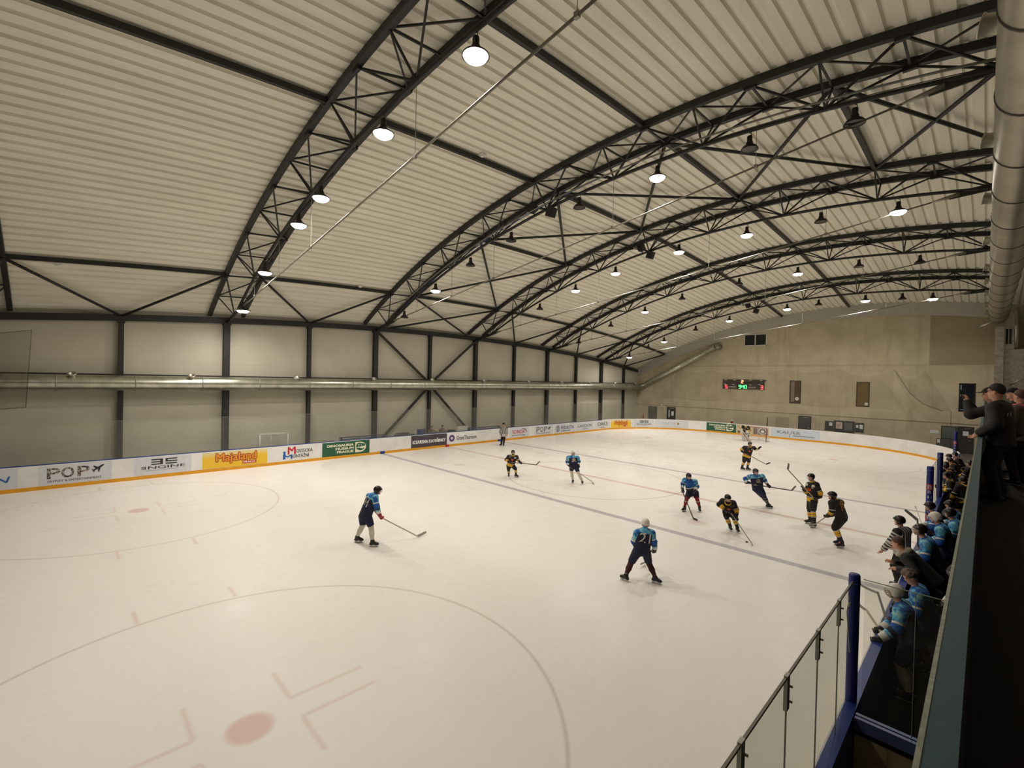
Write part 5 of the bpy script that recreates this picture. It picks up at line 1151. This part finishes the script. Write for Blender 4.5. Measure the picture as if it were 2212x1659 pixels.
SPEC = {'A24': {"ctR": [1.756, -13.304, 0.0], "ctL": [1.071, -13.543, 0.0], "hd": [1.596, -13.208, 1.624], "nk": [1.515, -13.293, 1.501], "shR": [1.639, -13.311, 1.458], "elR": [1.725, -13.297, 1.199], "wrR": [1.728, -13.226, 0.996], "haR": [1.734, -13.15, 0.862], "shL": [1.191, -13.271, 1.383], "elL": [1.232, -13.162, 1.097], "wrL": [1.495, -13.108, 0.9], "haL": [1.629, -13.116, 0.817], "pv": [1.357, -13.467, 0.893], "hpR": [1.483, -13.453, 0.849], "hpL": [1.234, -13.48, 0.81], "knR": [1.559, -13.381, 0.583], "knL": [1.239, -13.477, 0.568], "anR": [1.673, -13.386, 0.184], "toR": [1.827, -13.229, 0.07], "anL": [1.052, -13.56, 0.193], "toL": [1.154, -13.457, 0.089], "s0": [1.646, -13.141, 0.833], "s1": [2.451, -12.321, 0.267], "s2": [2.612, -12.153, 0.367]},
 'E21': {"ctR": [8.525, -9.237, 0.0], "ctL": [7.91, -9.785, 0.0], "hd": [8.275, -9.384, 1.478], "nk": [8.281, -9.422, 1.352], "shL": [8.147, -9.562, 1.241], "elL": [8.075, -9.569, 1.008], "wrL": [8.009, -9.352, 0.802], "haL": [8.034, -9.214, 0.717], "shR": [8.405, -9.296, 1.249], "elR": [8.461, -9.285, 1.036], "wrR": [8.455, -9.209, 0.858], "haR": [8.414, -9.151, 0.742], "pv": [8.235, -9.478, 0.839], "hpL": [8.166, -9.551, 0.792], "hpR": [8.311, -9.401, 0.796], "knL": [7.992, -9.542, 0.454], "knR": [8.316, -9.251, 0.464], "anL": [7.964, -9.725, 0.177], "anR": [8.501, -9.258, 0.173], "toL": [7.811, -9.714, 0.055], "toR": [8.583, -9.247, 0.062], "s0": [8.442, -9.09, 1.003], "s1": [8.141, -9.081, 0.343], "s2": [7.996, -8.945, 0.221]},
 'C': {"ctL": [-2.404, -3.283, 0.0], "hd": [-2.597, -3.46, 1.285], "nk": [-2.593, -3.459, 1.142], "shR": [-2.753, -3.625, 1.069], "elR": [-2.838, -3.715, 0.902], "wrR": [-2.607, -3.737, 0.825], "haR": [-2.411, -3.678, 0.817], "shL": [-2.461, -3.323, 1.064], "elL": [-2.38, -3.314, 0.909], "wrL": [-2.25, -3.326, 0.847], "haL": [-2.148, -3.321, 0.787], "pv": [-2.67, -3.546, 0.652], "hpR": [-2.742, -3.621, 0.605], "hpL": [-2.596, -3.471, 0.609], "knR": [-2.701, -3.654, 0.389], "knL": [-2.381, -3.467, 0.462], "anR": [-2.929, -3.419, 0.18], "toR": [-2.87, -3.474, 0.105], "anL": [-2.471, -3.349, 0.2], "toL": [-2.298, -3.316, 0.075], "s0": [-2.416, -3.683, 0.822], "s1": [-1.597, -2.755, 0.711], "s2": [-1.529, -2.582, 0.87]},
 'D': {"ctR": [0.188, -2.046, 0.0], "ctL": [0.63, -1.824, 0.0], "hd": [0.208, -2.118, 1.49], "nk": [0.216, -2.112, 1.354], "shR": [0.052, -2.282, 1.267], "elR": [0.019, -2.32, 1.061], "wrR": [0.141, -2.369, 0.928], "haR": [0.251, -2.343, 0.854], "shL": [0.374, -1.95, 1.277], "elL": [0.421, -1.904, 1.088], "wrL": [0.441, -1.958, 0.967], "haL": [0.479, -1.992, 0.861], "pv": [0.25, -2.084, 0.905], "hpR": [0.181, -2.157, 0.821], "hpL": [0.338, -1.995, 0.826], "knR": [0.201, -2.196, 0.611], "knL": [0.475, -2.031, 0.593], "anR": [0.189, -2.043, 0.137], "anL": [0.613, -1.84, 0.122], "toR": [0.264, -2.168, 0.092], "toL": [0.695, -1.957, 0.078], "s0": [0.255, -2.368, 0.837], "s1": [0.965, -1.504, 0.123], "s2": [0.979, -1.348, 0.028]},
 'F': {"ctR": [6.001, -2.489, 0.0], "ctL": [6.467, -2.005, 0.0], "hd": [6.185, -2.446, 1.397], "nk": [6.19, -2.386, 1.248], "shR": [6.049, -2.489, 1.237], "elR": [6.002, -2.539, 1.101], "wrR": [6.009, -2.606, 0.962], "haR": [6.031, -2.614, 0.826], "shL": [6.327, -2.203, 1.197], "elL": [6.391, -2.14, 1.0], "wrL": [6.398, -2.278, 0.894], "haL": [6.376, -2.402, 0.824], "pv": [6.191, -2.135, 0.761], "hpR": [6.145, -2.255, 0.727], "hpL": [6.314, -2.08, 0.719], "knR": [6.156, -2.491, 0.554], "knL": [6.413, -2.195, 0.557], "anR": [6.051, -2.434, 0.201], "anL": [6.452, -2.017, 0.199], "toR": [6.025, -2.606, 0.098], "toL": [6.522, -2.119, 0.076], "s0": [5.982, -2.635, 0.94], "s1": [6.388, -2.379, -0.231], "s2": [6.512, -2.252, -0.283]},
 'G': {"ctR": [8.178, -3.434, 0.0], "ctL": [8.415, -3.434, 0.0], "hd": [8.224, -3.919, 1.204], "nk": [8.189, -3.814, 1.047], "shR": [8.021, -3.815, 1.052], "elR": [7.944, -3.925, 0.934], "wrR": [8.16, -3.921, 0.794], "haR": [8.327, -3.851, 0.7], "shL": [8.281, -3.577, 0.998], "elL": [8.383, -3.547, 0.789], "wrL": [8.406, -3.598, 0.631], "haL": [8.423, -3.654, 0.513], "pv": [8.041, -3.398, 0.686], "hpR": [8.031, -3.524, 0.639], "hpL": [8.158, -3.393, 0.643], "knR": [8.095, -3.645, 0.474], "knL": [8.32, -3.577, 0.487], "anR": [8.155, -3.455, 0.168], "anL": [8.392, -3.455, 0.172], "toR": [8.239, -3.571, 0.105], "toL": [8.479, -3.568, 0.098], "s0": [8.325, -3.866, 0.716], "s1": [8.804, -3.346, -0.262], "s2": [8.838, -3.24, -0.324]},
 'H': {"ctL": [8.143, 0.736, 0.0], "hd": [7.749, 0.211, 1.497], "nk": [7.744, 0.275, 1.351], "shR": [7.562, 0.159, 1.285], "elR": [7.425, 0.015, 1.181], "wrR": [7.508, -0.045, 1.053], "haR": [7.605, -0.059, 1.072], "shL": [7.902, 0.509, 1.309], "elL": [7.985, 0.55, 1.154], "wrL": [8.061, 0.554, 1.042], "haL": [8.136, 0.601, 0.924], "pv": [7.774, 0.369, 0.828], "hpR": [7.74, 0.334, 0.777], "hpL": [7.862, 0.46, 0.781], "knR": [7.854, 0.733, 0.458], "knL": [7.999, 0.482, 0.54], "anR": [7.976, 0.969, 0.164], "toR": [8.075, 0.955, 0.085], "anL": [8.095, 0.689, 0.174], "toL": [8.219, 0.701, 0.092], "s0": [7.746, 0.085, 0.988], "s1": [8.799, 1.282, 0.77], "s2": [8.851, 1.41, 0.899]},
 'I': {"ctR": [4.35, 8.613, 0.0], "ctL": [4.618, 8.735, 0.0], "hd": [4.636, 8.856, 1.543], "nk": [4.625, 8.842, 1.383], "shR": [4.419, 8.629, 1.344], "elR": [4.296, 8.501, 1.213], "wrR": [4.358, 8.419, 1.111], "haR": [4.455, 8.432, 1.059], "shL": [4.803, 9.026, 1.335], "elL": [4.89, 9.071, 1.236], "wrL": [4.999, 9.155, 1.284], "haL": [5.081, 9.198, 1.376], "pv": [4.497, 8.702, 0.847], "hpR": [4.433, 8.634, 0.739], "hpL": [4.596, 8.802, 0.744], "knR": [4.429, 8.578, 0.489], "knL": [4.64, 8.719, 0.504], "anR": [4.323, 8.588, 0.206], "anL": [4.583, 8.703, 0.222], "toR": [4.437, 8.589, 0.074], "toL": [4.719, 8.725, 0.07], "s0": [4.436, 8.398, 1.081], "s1": [5.362, 9.443, 0.386], "s2": [5.493, 9.579, 0.481]},
 'J': {"ctR": [9.767, -0.396, 0.0], "ctL": [10.039, -0.79, 0.0], "hd": [9.862, -0.606, 1.742], "nk": [9.918, -0.551, 1.564], "shL": [10.036, -0.631, 1.512], "elL": [10.148, -0.578, 1.231], "wrL": [10.144, -0.585, 1.085], "haL": [10.049, -0.713, 1.024], "shR": [9.785, -0.475, 1.444], "elR": [9.717, -0.549, 1.186], "wrR": [9.688, -0.75, 1.296], "haR": [9.677, -0.831, 1.391], "pv": [9.917, -0.562, 0.972], "hpL": [9.961, -0.632, 0.929], "hpR": [9.861, -0.506, 0.887], "knR": [9.823, -0.498, 0.536], "knL": [9.972, -0.68, 0.582], "anR": [9.816, -0.344, 0.152], "anL": [10.041, -0.784, 0.198], "toR": [9.708, -0.428, 0.067], "toL": [9.97, -0.889, 0.077], "s0": [10.027, -0.735, 1.006], "s1": [9.274, -1.279, 2.034], "s2": [9.293, -1.156, 2.228]},
 'K': {"ctL": [11.123, -2.518, 0.0], "ctR": [11.032, -2.235, 0.0], "hd": [10.882, -2.552, 1.592], "nk": [10.923, -2.511, 1.473], "shL": [10.917, -2.748, 1.411], "elL": [10.934, -2.764, 1.179], "wrL": [10.855, -2.732, 1.0], "haL": [10.787, -2.732, 0.956], "shR": [11.035, -2.183, 1.348], "elR": [10.917, -2.094, 1.033], "wrR": [10.836, -2.394, 0.94], "haR": [10.808, -2.567, 0.957], "pv": [11.102, -2.334, 0.971], "hpL": [11.098, -2.469, 0.904], "hpR": [11.099, -2.211, 0.853], "knL": [10.983, -2.629, 0.614], "knR": [10.964, -2.319, 0.562], "anL": [11.156, -2.48, 0.203], "anR": [11.048, -2.217, 0.168], "toL": [11.007, -2.679, 0.061], "toR": [10.959, -2.31, 0.072], "s0": [10.858, -2.514, 1.033], "s1": [10.551, -3.023, 0.703], "s2": [10.493, -3.183, 0.678]},
 'LIN': {"ctR": [-11.103, 3.594, 0.0], "ctL": [-10.759, 3.53, 0.0], "hd": [-10.891, 3.631, 1.605], "nk": [-10.88, 3.639, 1.418], "shR": [-11.015, 3.498, 1.319], "elR": [-11.062, 3.446, 1.073], "wrR": [-11.007, 3.427, 0.891], "haR": [-10.971, 3.462, 0.752], "shL": [-10.747, 3.775, 1.328], "elL": [-10.695, 3.824, 1.085], "wrL": [-10.667, 3.777, 0.902], "haL": [-10.674, 3.769, 0.78], "pv": [-10.899, 3.61, 0.834], "hpR": [-10.963, 3.542, 0.794], "hpL": [-10.832, 3.677, 0.798], "knR": [-11.022, 3.581, 0.464], "knL": [-10.797, 3.603, 0.469], "anR": [-11.087, 3.613, 0.142], "anL": [-10.756, 3.536, 0.159], "toR": [-11.092, 3.491, 0.057], "toL": [-10.672, 3.434, 0.066]},
 'GOA': {"ctR": [-0.655, 23.363, 0.0], "ctL": [-0.367, 23.648, 0.0], "hd": [-0.552, 23.122, 1.059], "nk": [-0.576, 23.316, 1.239], "shR": [-0.759, 23.2, 1.29], "elR": [-0.762, 23.092, 1.01], "wrR": [-0.744, 22.965, 0.898], "haR": [-0.735, 22.916, 0.861], "shL": [-0.409, 23.56, 1.24], "elL": [-0.306, 23.589, 0.942], "wrL": [-0.367, 23.238, 0.856], "haL": [-0.372, 23.145, 0.821], "pv": [-0.58, 23.66, 0.582], "hpR": [-0.66, 23.504, 0.522], "hpL": [-0.461, 23.71, 0.529], "knR": [-0.635, 23.101, 0.451], "knL": [-0.406, 23.331, 0.418], "anR": [-0.657, 23.362, 0.082], "anL": [-0.369, 23.647, 0.082], "toR": [-0.612, 23.122, 0.044], "toL": [-0.216, 23.589, 0.073], "s0": [-0.987, 22.607, 1.374], "s1": [-0.422, 23.089, 0.535], "s2": [-0.095, 23.298, 0.605]}}
CAMP = A((14.18, -19.92, 5.06))
def toward(s, mix=0, sideways=0):
    p = A(SPEC[s]['hd']); d = unit((CAMP-p)*A((1, 1, .25))); r = np.cross(d, A((0, 0, 1))); return d, -unit(r)
cr = A((.6958, .7179, .0224))   # the camera's own rightward direction, used to read poses
cf = A((-.7178, .6961, 0))
P_ = SPEC
person(P_['A24'], cr*.9+cf*.45-A((0,0,.15)), 'hockey player in navy jersey with white 24 and red gloves beside the far circle', 'blueback', 'cream', hel_b, True, leather_r, sc=1.0, h=.018, number='24', extra=['strip'])
person(P_['E21'], cf*.9+cr*.35-A((0,0,.1)), 'hockey player with white helmet and number 21, skating with legs wide', 'blueback', 'black', hel_w, False, leather_b, sc=.93, h=.018, number='21', cage=True, extra=['strip'])
person(P_['C'], cr*.45-cf*.85, 'crouching black and yellow player at the rim of the centre circle', 'black', 'yellow', hel_b, True, leather_b, sc=.9, h=.022)
person(P_['D'], cr*.3-cf*.9, 'hockey player in blue with white helmet and cream socks inside the centre circle', 'blueback', 'cream', hel_w, True, leather_b, sc=.92, h=.022, extra=['crest'])
person(P_['F'], cr*.1-cf*.95-A((0,0,.2)), 'hockey player in blue camouflage jersey with dark red socks', 'blue', 'red', hel_b, True, leather_b, sc=.95, h=.02)
person(P_['G'], cr*.15-cf*.9-A((0,0,.35)), 'stooping black and yellow player chasing the puck', 'black', 'yellow', hel_b, True, leather_b, sc=.93, h=.02)
person(P_['H'], cr*.05-cf*.95, 'hockey player in navy leaning hard over one skate in a turn', 'blueback', 'dark', hel_b, True, leather_b, sc=.98, h=.02, extra=['crest'])
person(P_['I'], cr*.1-cf*.95, 'black and yellow player stretching one arm out, in front of the goal', 'black', 'yellow', hel_b, True, leather_b, sc=.98, h=.022)
person(P_['J'], -cr*.95-cf*.1, 'black and yellow player standing upright with stick raised across the chest', 'black', 'yellow', hel_b, True, leather_b, sc=1.02, h=.018, extra=['A'])
person(P_['K'], -cr*.75+cf*.55, 'black jersey player with yellow number on the back, knees bent', 'blacktuck', 'yellow', hel_b, False, leather_b, sc=1.02, h=.018, number='78', numcol=print_y, extra=['green'])
person(P_['LIN'], cr*.2-cf*.95, 'linesman in grey looking striped shirt standing at the long boards', 'ref', 'black', hel_b, True, None, sc=.98, h=.022, bare=True, trousers=True)
# goalkeeper
gk = person(P_['GOA'], -cr*.25-cf*.9-A((0,0,.25)), 'crouching goalkeeper with white leg pads before the goal', 'black', 'black', hel_b, False, {'L': leather_w, 'R': leather_w}, sc=1.0, h=.022, cage=True)
for s in 'RL':
    kn, an, to = [A(P_['GOA'][q+s]) for q in ('kn', 'an', 'to')]; d = unit(an-kn); fw_ = unit(A((-.2, -1, 0))-d*(A((-.2, -1, 0))@d)); sd = np.cross(d, fw_)
    f = Field(np.minimum(kn, an)-.4, np.maximum(kn, an)+.4, .022)
    for o_ in (-.07, 0, .07): f.cone(kn-d*.14+fw_*.09+sd*o_, kn*.1+an*.9+fw_*.08+sd*o_, .065, .06, .04)
    f.cone(kn*.1+an*.9+fw_*.08, A((to[0], to[1], .08)), .08, .07, .05)
    V, Q = f.mesh(); V[:, 2] = np.maximum(V[:, 2], .005); mesh_obj('leg_pad', V, Q, [leather_w], gk)
ha = A(P_['GOA']['haL']); f = Field(ha-.3, ha+.3, .016); f.ell(ha, np.eye(3), A((.15, .07, .16)), .03); f.cone(ha, ha+A((.1, -.04, -.1)), .07, .05, .03); V, Q = f.mesh(); mesh_obj('catching_glove', V, Q, [leather_w], gk)
ha = A(P_['GOA']['haR']); f = Field(ha-.35, ha+.35, .018); f.cone(ha+A((-.02, -.05, .14)), ha+A((0, -.05, -.16)), .1, .1, .03); V, Q = f.mesh(); mesh_obj('blocker_pad', V, Q, [leather_w], gk)
Z = lambda p, z: (p[0], p[1], z)
st = lambda k, lab, sh=shaft_m, bl=blade_dark, s1=None, s2=None: stick(P_[k]['s0'], s1 or P_[k]['s1'], s2 or P_[k]['s2'], lab, sh, bl)
st('A24', 'hockey stick held out low in red gloves by number 24', pale_shaft, blade_grey, (1.896, -11.961, .045), (1.8, -11.62, .06))
st('E21', 'hockey stick held before the body of number 21, mostly hidden', shaft_m, blade_grey, (7.72, -8.385, .06), (7.79, -8.66, .07))
st('C', 'hockey stick held level by the crouching player at the centre circle', shaft_m, blade_grey)
st('D', 'hockey stick trailing behind the cream socked player', shaft_m, blade_grey, (.742, -1.194, .05), (1.06, -1.46, .06))
st('F', 'dark hockey stick planted on the ice by the red socked player', shaft_m, blade_dark, (6.787, -3.277, .04), (7.03, -3.4, .05))
st('G', 'pale hockey stick reaching for the puck', blade_grey, blade_grey, (9.109, -4.287, .04), (9.25, -4.47, .05))
st('H', 'hockey stick held out sideways by the leaning navy player', shaft_m, blade_grey)
st('I', 'hockey stick slanting down from the player with one arm out', shaft_m, blade_dark)
st('J', 'hockey stick raised high across the chest of the upright player', pale_shaft, blade_grey)
st('K', 'pale hockey stick pointing at the skates of the upright player', pale_shaft, blade_grey)
stick(P_['GOA']['s0'], P_['GOA']['s1'], P_['GOA']['s2'], 'goalkeeper stick tilted beside the white pads', shaft_m, leather_w, True)

# --- people posed from a stance: feet, lean, stoop and hand targets
def ik(a, c, l1, l2, pole):
    a, c = A(a), A(c); d = c-a; L_ = np.linalg.norm(d); n = d/max(L_, 1e-6); Lc = min(L_, (l1+l2)*.995); x_ = (l1*l1-l2*l2+Lc*Lc)/(2*Lc); hh = math.sqrt(max(l1*l1-x_*x_, 0)); pl = A(pole); pl = unit(pl-n*(pl@n)); return a+n*x_+pl*hh, a+n*Lc
def stance(x, y, z0, fd, sc=1., lean=0., side=0., hands=((.35, .2, 1.05), (.35, -.2, 1.05)), sit=False, turn=0., spread=.13, headfwd=.06, crouch=0.):
    f = unit((*fd, 0)); l = np.cross(A((0, 0, 1)), f); up = A((0, 0, 1)); o = A((x, y, z0)); J = {}
    hz = (.95-crouch)*sc if not sit else .52; pv = o+up*hz; J['pv'] = pv; tr = unit(up*math.cos(lean)+f*math.sin(lean)+l*side)
    J['nk'] = pv+tr*.53*sc; J['hd'] = J['nk']+unit(tr+up*1.2)*.19*sc+f*headfwd
    lt = unit(l*math.cos(turn)+f*math.sin(turn)); sh = J['nk']-tr*.05*sc
    J['shL'] = sh+lt*.19*sc; J['shR'] = sh-lt*.19*sc; J['hpL'] = pv+l*.1*sc; J['hpR'] = pv-l*.1*sc
    for s, sg, hq in (('L', 1, hands[0]), ('R', -1, hands[1])):
        tg = o+f*hq[0]+l*hq[1]+up*hq[2]; e, w = ik(J['sh'+s], tg, .29*sc, .27*sc, -up*.8+l*sg*.6-f*.3); J['el'+s] = e; J['wr'+s] = w; J['ha'+s] = w+unit(w-e)*.085
        if sit: J['kn'+s] = pv+f*.42+l*sg*.12; J['an'+s] = o+f*.42+l*sg*.12+up*.12
        else:
            J['an'+s] = o+l*sg*spread+up*.14; k_, _ = ik(J['hp'+s], J['an'+s], .42*sc, .42*sc, f); J['kn'+s] = k_
        J['to'+s] = J['an'+s]+f*.18-up*.07
    return J
W_ = (-1, 0)
# referee by the bench
J = stance(12.8, -4.75, 0, (-.95, .25), 1.0, .02, hands=((.28, .3, .92), (.25, -.22, .95)), turn=.15); J['ctL'] = J['anL']*A((1,1,0)); J['ctR'] = J['anR']*A((1,1,0))
person(J, (-1, .2, -.05), 'referee in black and white stripes standing at the boards of the blue team bench', 'ref', 'black', hel_b, False, None, sc=1.0, h=.016, bare=True, trousers=True)
fz = .2
def bench(x, y, lab, outfit, sock, helmet, sc=1., lean=.25, face=(-1, 0, -.2), hands=((.38, .18, .92), (.38, -.18, .92)), **kw):
    J = stance(x, y, fz, kw.pop('fd', W_), sc, lean, hands=hands, crouch=kw.pop('crouch', .13), side=kw.pop('side', 0.), turn=kw.pop('turn', 0.))
    return person(J, face, lab, outfit, sock, helmet, sc=sc, h=kw.pop('h', .018), **kw)
bench(13.46, -10.4, 'hockey player in cyan camouflage with white caged helmet leaning on the boards by the glass', 'blue', 'cream', hel_w, .95, .32, hands=((.33, .28, .92), (.36, -.1, .92)), cage=True, face=(-1, .05, -.1), side=-.38, h=.015, crouch=0.)
bench(13.6, -9.15, 'bare headed bench player with curly hair behind the white caged helmet', 'blue', 'black', None, 1.0, .35, hair='curly', face=(-.7, -.4, -.45), h=.015)
bench(13.98, -8.3, 'bench player in blue standing close under the balcony rail', 'blue', 'black', hel_b, 1.0, .05, hands=((.1, .28, .8), (.12, -.3, .85)), fd=(-.9, -.4))
bench(13.46, -6.75, 'coach in black jacket with grey hood leaning over the boards', 'coat', 'black', None, 1.1, .8, hands=((.5, .3, .95), (.62, -.05, .97)), crouch=.2, hair='brown', skates=False, trousers=True, bare=True, hood=True, face=(-1, .1, -.2), h=.016)
bench(13.5, -5.75, 'bench player with black caged helmet and white arm patch beside the hooded coach', 'blueback', 'black', hel_b, 1.05, .38, cage=True, face=(-1, -.15, 0))
bench(13.65, -4.1, 'bench player with white helmet looking along the boards', 'blue', 'black', hel_w, 1.05, .35, face=(-1, .15, -.2), visor=False)
bench(13.85, -3.3, 'bench player with dark helmet and cyan shoulders under the rail', 'blue', 'black', hel_b, 1.05, .3, face=(-1, .3, -.1))
bench(13.4, -2.4, 'dark helmeted blue team player next to the lettered post', 'blueback', 'dark', hel_b, 1.0, .3, visor=False)
bench(13.75, -1.7, 'dark helmeted blue team player behind the lettered post', 'blueback', 'dark', hel_b, 1.0, .25, visor=False)
for i, (xx, yy, ln, lab) in enumerate(((13.45, 4.6, .35, 'next to the dark post'), (13.35, 5.5, .45, 'second from the dark post'), (13.4, 7.1, .5, 'third from the dark post'), (13.35, 8.4, .5, 'fourth from the dark post'), (13.4, 9.9, .45, 'fifth from the dark post'), (13.35, 11.3, .5, 'sixth from the dark post'), (13.45, 12.8, .4, 'last before the far post'))):
    bench(xx, yy, f'black and yellow player leaning over the bench boards, {lab}', 'black', 'yellow', hel_b, .98+.02*(i % 3), ln, face=(-1, (-.3, .2, 0, -.2, .3, .1, -.3)[i], -.2), h=.024)
bench(13.75, 3.5, 'tall black team player with broad yellow hem standing behind the dark post', 'black', 'yellow', hel_b, 1.0, .1, hands=((.2, .3, .8), (.2, -.3, .9)), fd=(-.6, .8), face=(-.6, .8, -.1))
bench(13.85, 8.9, 'black team player with yellow shoulder holding a stick at the back of the bench', 'black', 'yellow', hel_b, 1.0, .1, fd=(-.8, .5), h=.024)
# bench sticks
stick((13.12, -10.05, 1.15), (12.86, -9.0, 1.22), (12.6, -8.95, 1.22), 'hockey stick with broad grey blade sticking out over the boards', shaft_m, blade_grey)
stick((13.14, -10.55, 1.1), (12.8, -9.75, 1.12), (12.6, -9.6, 1.14), 'second hockey stick below it held over the boards by the glass', pale_shaft, blade_grey)
stick((13.12, -4.95, 1.1), (13.01, -3.9, 1.62), (12.74, -3.2, 1.66), 'upright hockey stick with dark curved blade among the bench players', shaft_m, blade_dark)
stick((12.8, -1.75, 1.52), (13.2, -3.7, 1.1), (13.25, -3.95, 1.05), 'hockey stick held butt end up beside the white bench helmet', pale_shaft, blade_dark)
stick((13.2, -6.6, 1.2), (12.84, -6.0, 1.28), (12.58, -6.1, 1.27), 'pale hockey stick held flat over the boards by the hooded coach', pale_shaft, mat('pale_blade', srgb(190,186,170), .6))
stick((13.9, 8.2, 1.05), (13.5, 9.3, .9), (13.4, 9.5, .85), 'thin white hockey stick at the back of the black team bench', mat('white_shaft', srgb(220,216,206), .4), blade_grey)
# spectators on the balcony
bz = 3.3
def spec(x, y, lab, outfit, fd, sc, lean, hands, face, **kw):
    J = stance(x, y, bz, fd, sc, lean, hands=hands, headfwd=.03)
    for s in 'LR': J['an'+s][2] = bz+.09; J['to'+s][2] = bz+.04
    return person(J, face, lab, outfit, 'black', None, sc=sc, h=.016, skates=False, trousers=True, bare=True, **kw)
spec(14.36, -9.25, 'man in black jacket and dark jeans with glasses leaning at the balcony rail', 'coat', (-1, .25), 1.03, .06, ((.18, .24, 1.06), (.2, -.2, 1.06)), (-1, .3, -.08), hair='dark', extra=['glasses', 'patch'])
spec(14.36, -8.2, 'spectator in dark clothes filming with a phone behind the man in glasses', 'coat', (-1, .1), 1.0, .16, ((.4, .07, 1.52), (.42, -.07, 1.52)), (-1, 0, -.05), hair='dark', extra=['cap'])
spec(14.62, -5.6, 'spectator with black cap standing behind the man in glasses', 'coat', (-1, 0), 1.0, .02, ((.15, .25, .95), (.15, -.25, .95)), (-1, -.2, 0), hair='dark', extra=['cap'])
spec(14.66, -7.2, 'spectator with brown hair and red and white scarf by the rail', 'greycoat', (-.8, .5), .98, .02, ((.15, .25, .95), (.2, -.2, 1.0)), (-.8, .6, 0), hair='brown', extra=['scarf'])
t = thing('mobile_phone', (13.87, -8.15, 4.86), 'dark mobile phone held up over the balcony rail', 'phone'); g = MB(); g.box((13.865, -8.23, 4.86), (13.875, -8.07, 4.95)); part(g, 'case', black, t); g = MB(); g.box((13.875, -8.225, 4.865), (13.878, -8.075, 4.945)); part(g, 'screen', mat('dark_screen', srgb(40,44,52), .1), t)
# timekeepers behind the long boards
for xx, yy, lab in ((-14.25, -.62, 'timekeeper in grey seated at the table with head turned away'), (-14.25, .35, 'timekeeper in dark coat seated at the table facing the ice')):
    J = stance(xx, yy, .1, (1, 0), 1., .18, hands=((.5, .2, .95), (.5, -.2, .95)), sit=True); J['pv'][2] += 0
    person(J, (1, -.2 if yy < 0 else .1, -.1), lab, 'greycoat', 'black', None, sc=1, h=.022, skates=False, trousers=True, bare=True, hair='dark')
    g = MB(); g.box((xx-.22, yy-.2, .42), (xx+.2, yy+.2, .46)); [g.box((xx+a-.015, yy+q-.015, 0), (xx+a+.015, yy+q+.015, .42)) for a in (-.2, .18) for q in (-.18, .18)]; tag(g.build('stool', steel), 'dark stool under the '+lab.split(' seated')[0], 'stool')

LAMP_W = 165.; EXPO = 0.
# ============================================================ light, camera, view
w = bpy.data.worlds.new('World'); SC.world = w; w.use_nodes = True; w.node_tree.nodes['Background'].inputs[0].default_value = (.9, .92, .8, 1); w.node_tree.nodes['Background'].inputs[1].default_value = .02
for i, (xx, yy, zz) in enumerate(LAMPS):
    l = bpy.data.lights.new('bell_lamp_light', 'AREA'); l.shape = 'DISK'; l.size = .5; l.energy = LAMP_W; l.color = (1, .935, .87); l.spread = math.radians(160)
    o = bpy.data.objects.new('bell_lamp_light', l); COL.objects.link(o); o.location = (xx, yy, zz-.02)
cd = bpy.data.cameras.new('camera'); cam = bpy.data.objects.new('camera', cd); COL.objects.link(cam); SC.camera = cam
cd.sensor_width = 36; cd.sensor_fit = 'HORIZONTAL'; cd.lens = 993.173/2212*36; cd.clip_start = .05; cd.clip_end = 200
M = Matrix(((.695799, -.024023, .717834), (.717887, -.00791, -.696115), (.022401, .99968, .011742))).to_4x4(); M.translation = Vector((14.17916, -19.9172, 5.06021)); cam.matrix_world = M
vs_ = SC.view_settings; vs_.view_transform = 'Standard'; vs_.look = 'None'; vs_.exposure = EXPO; vs_.gamma = 1; vs_.use_curve_mapping = False
SC.display_settings.display_device = 'sRGB'
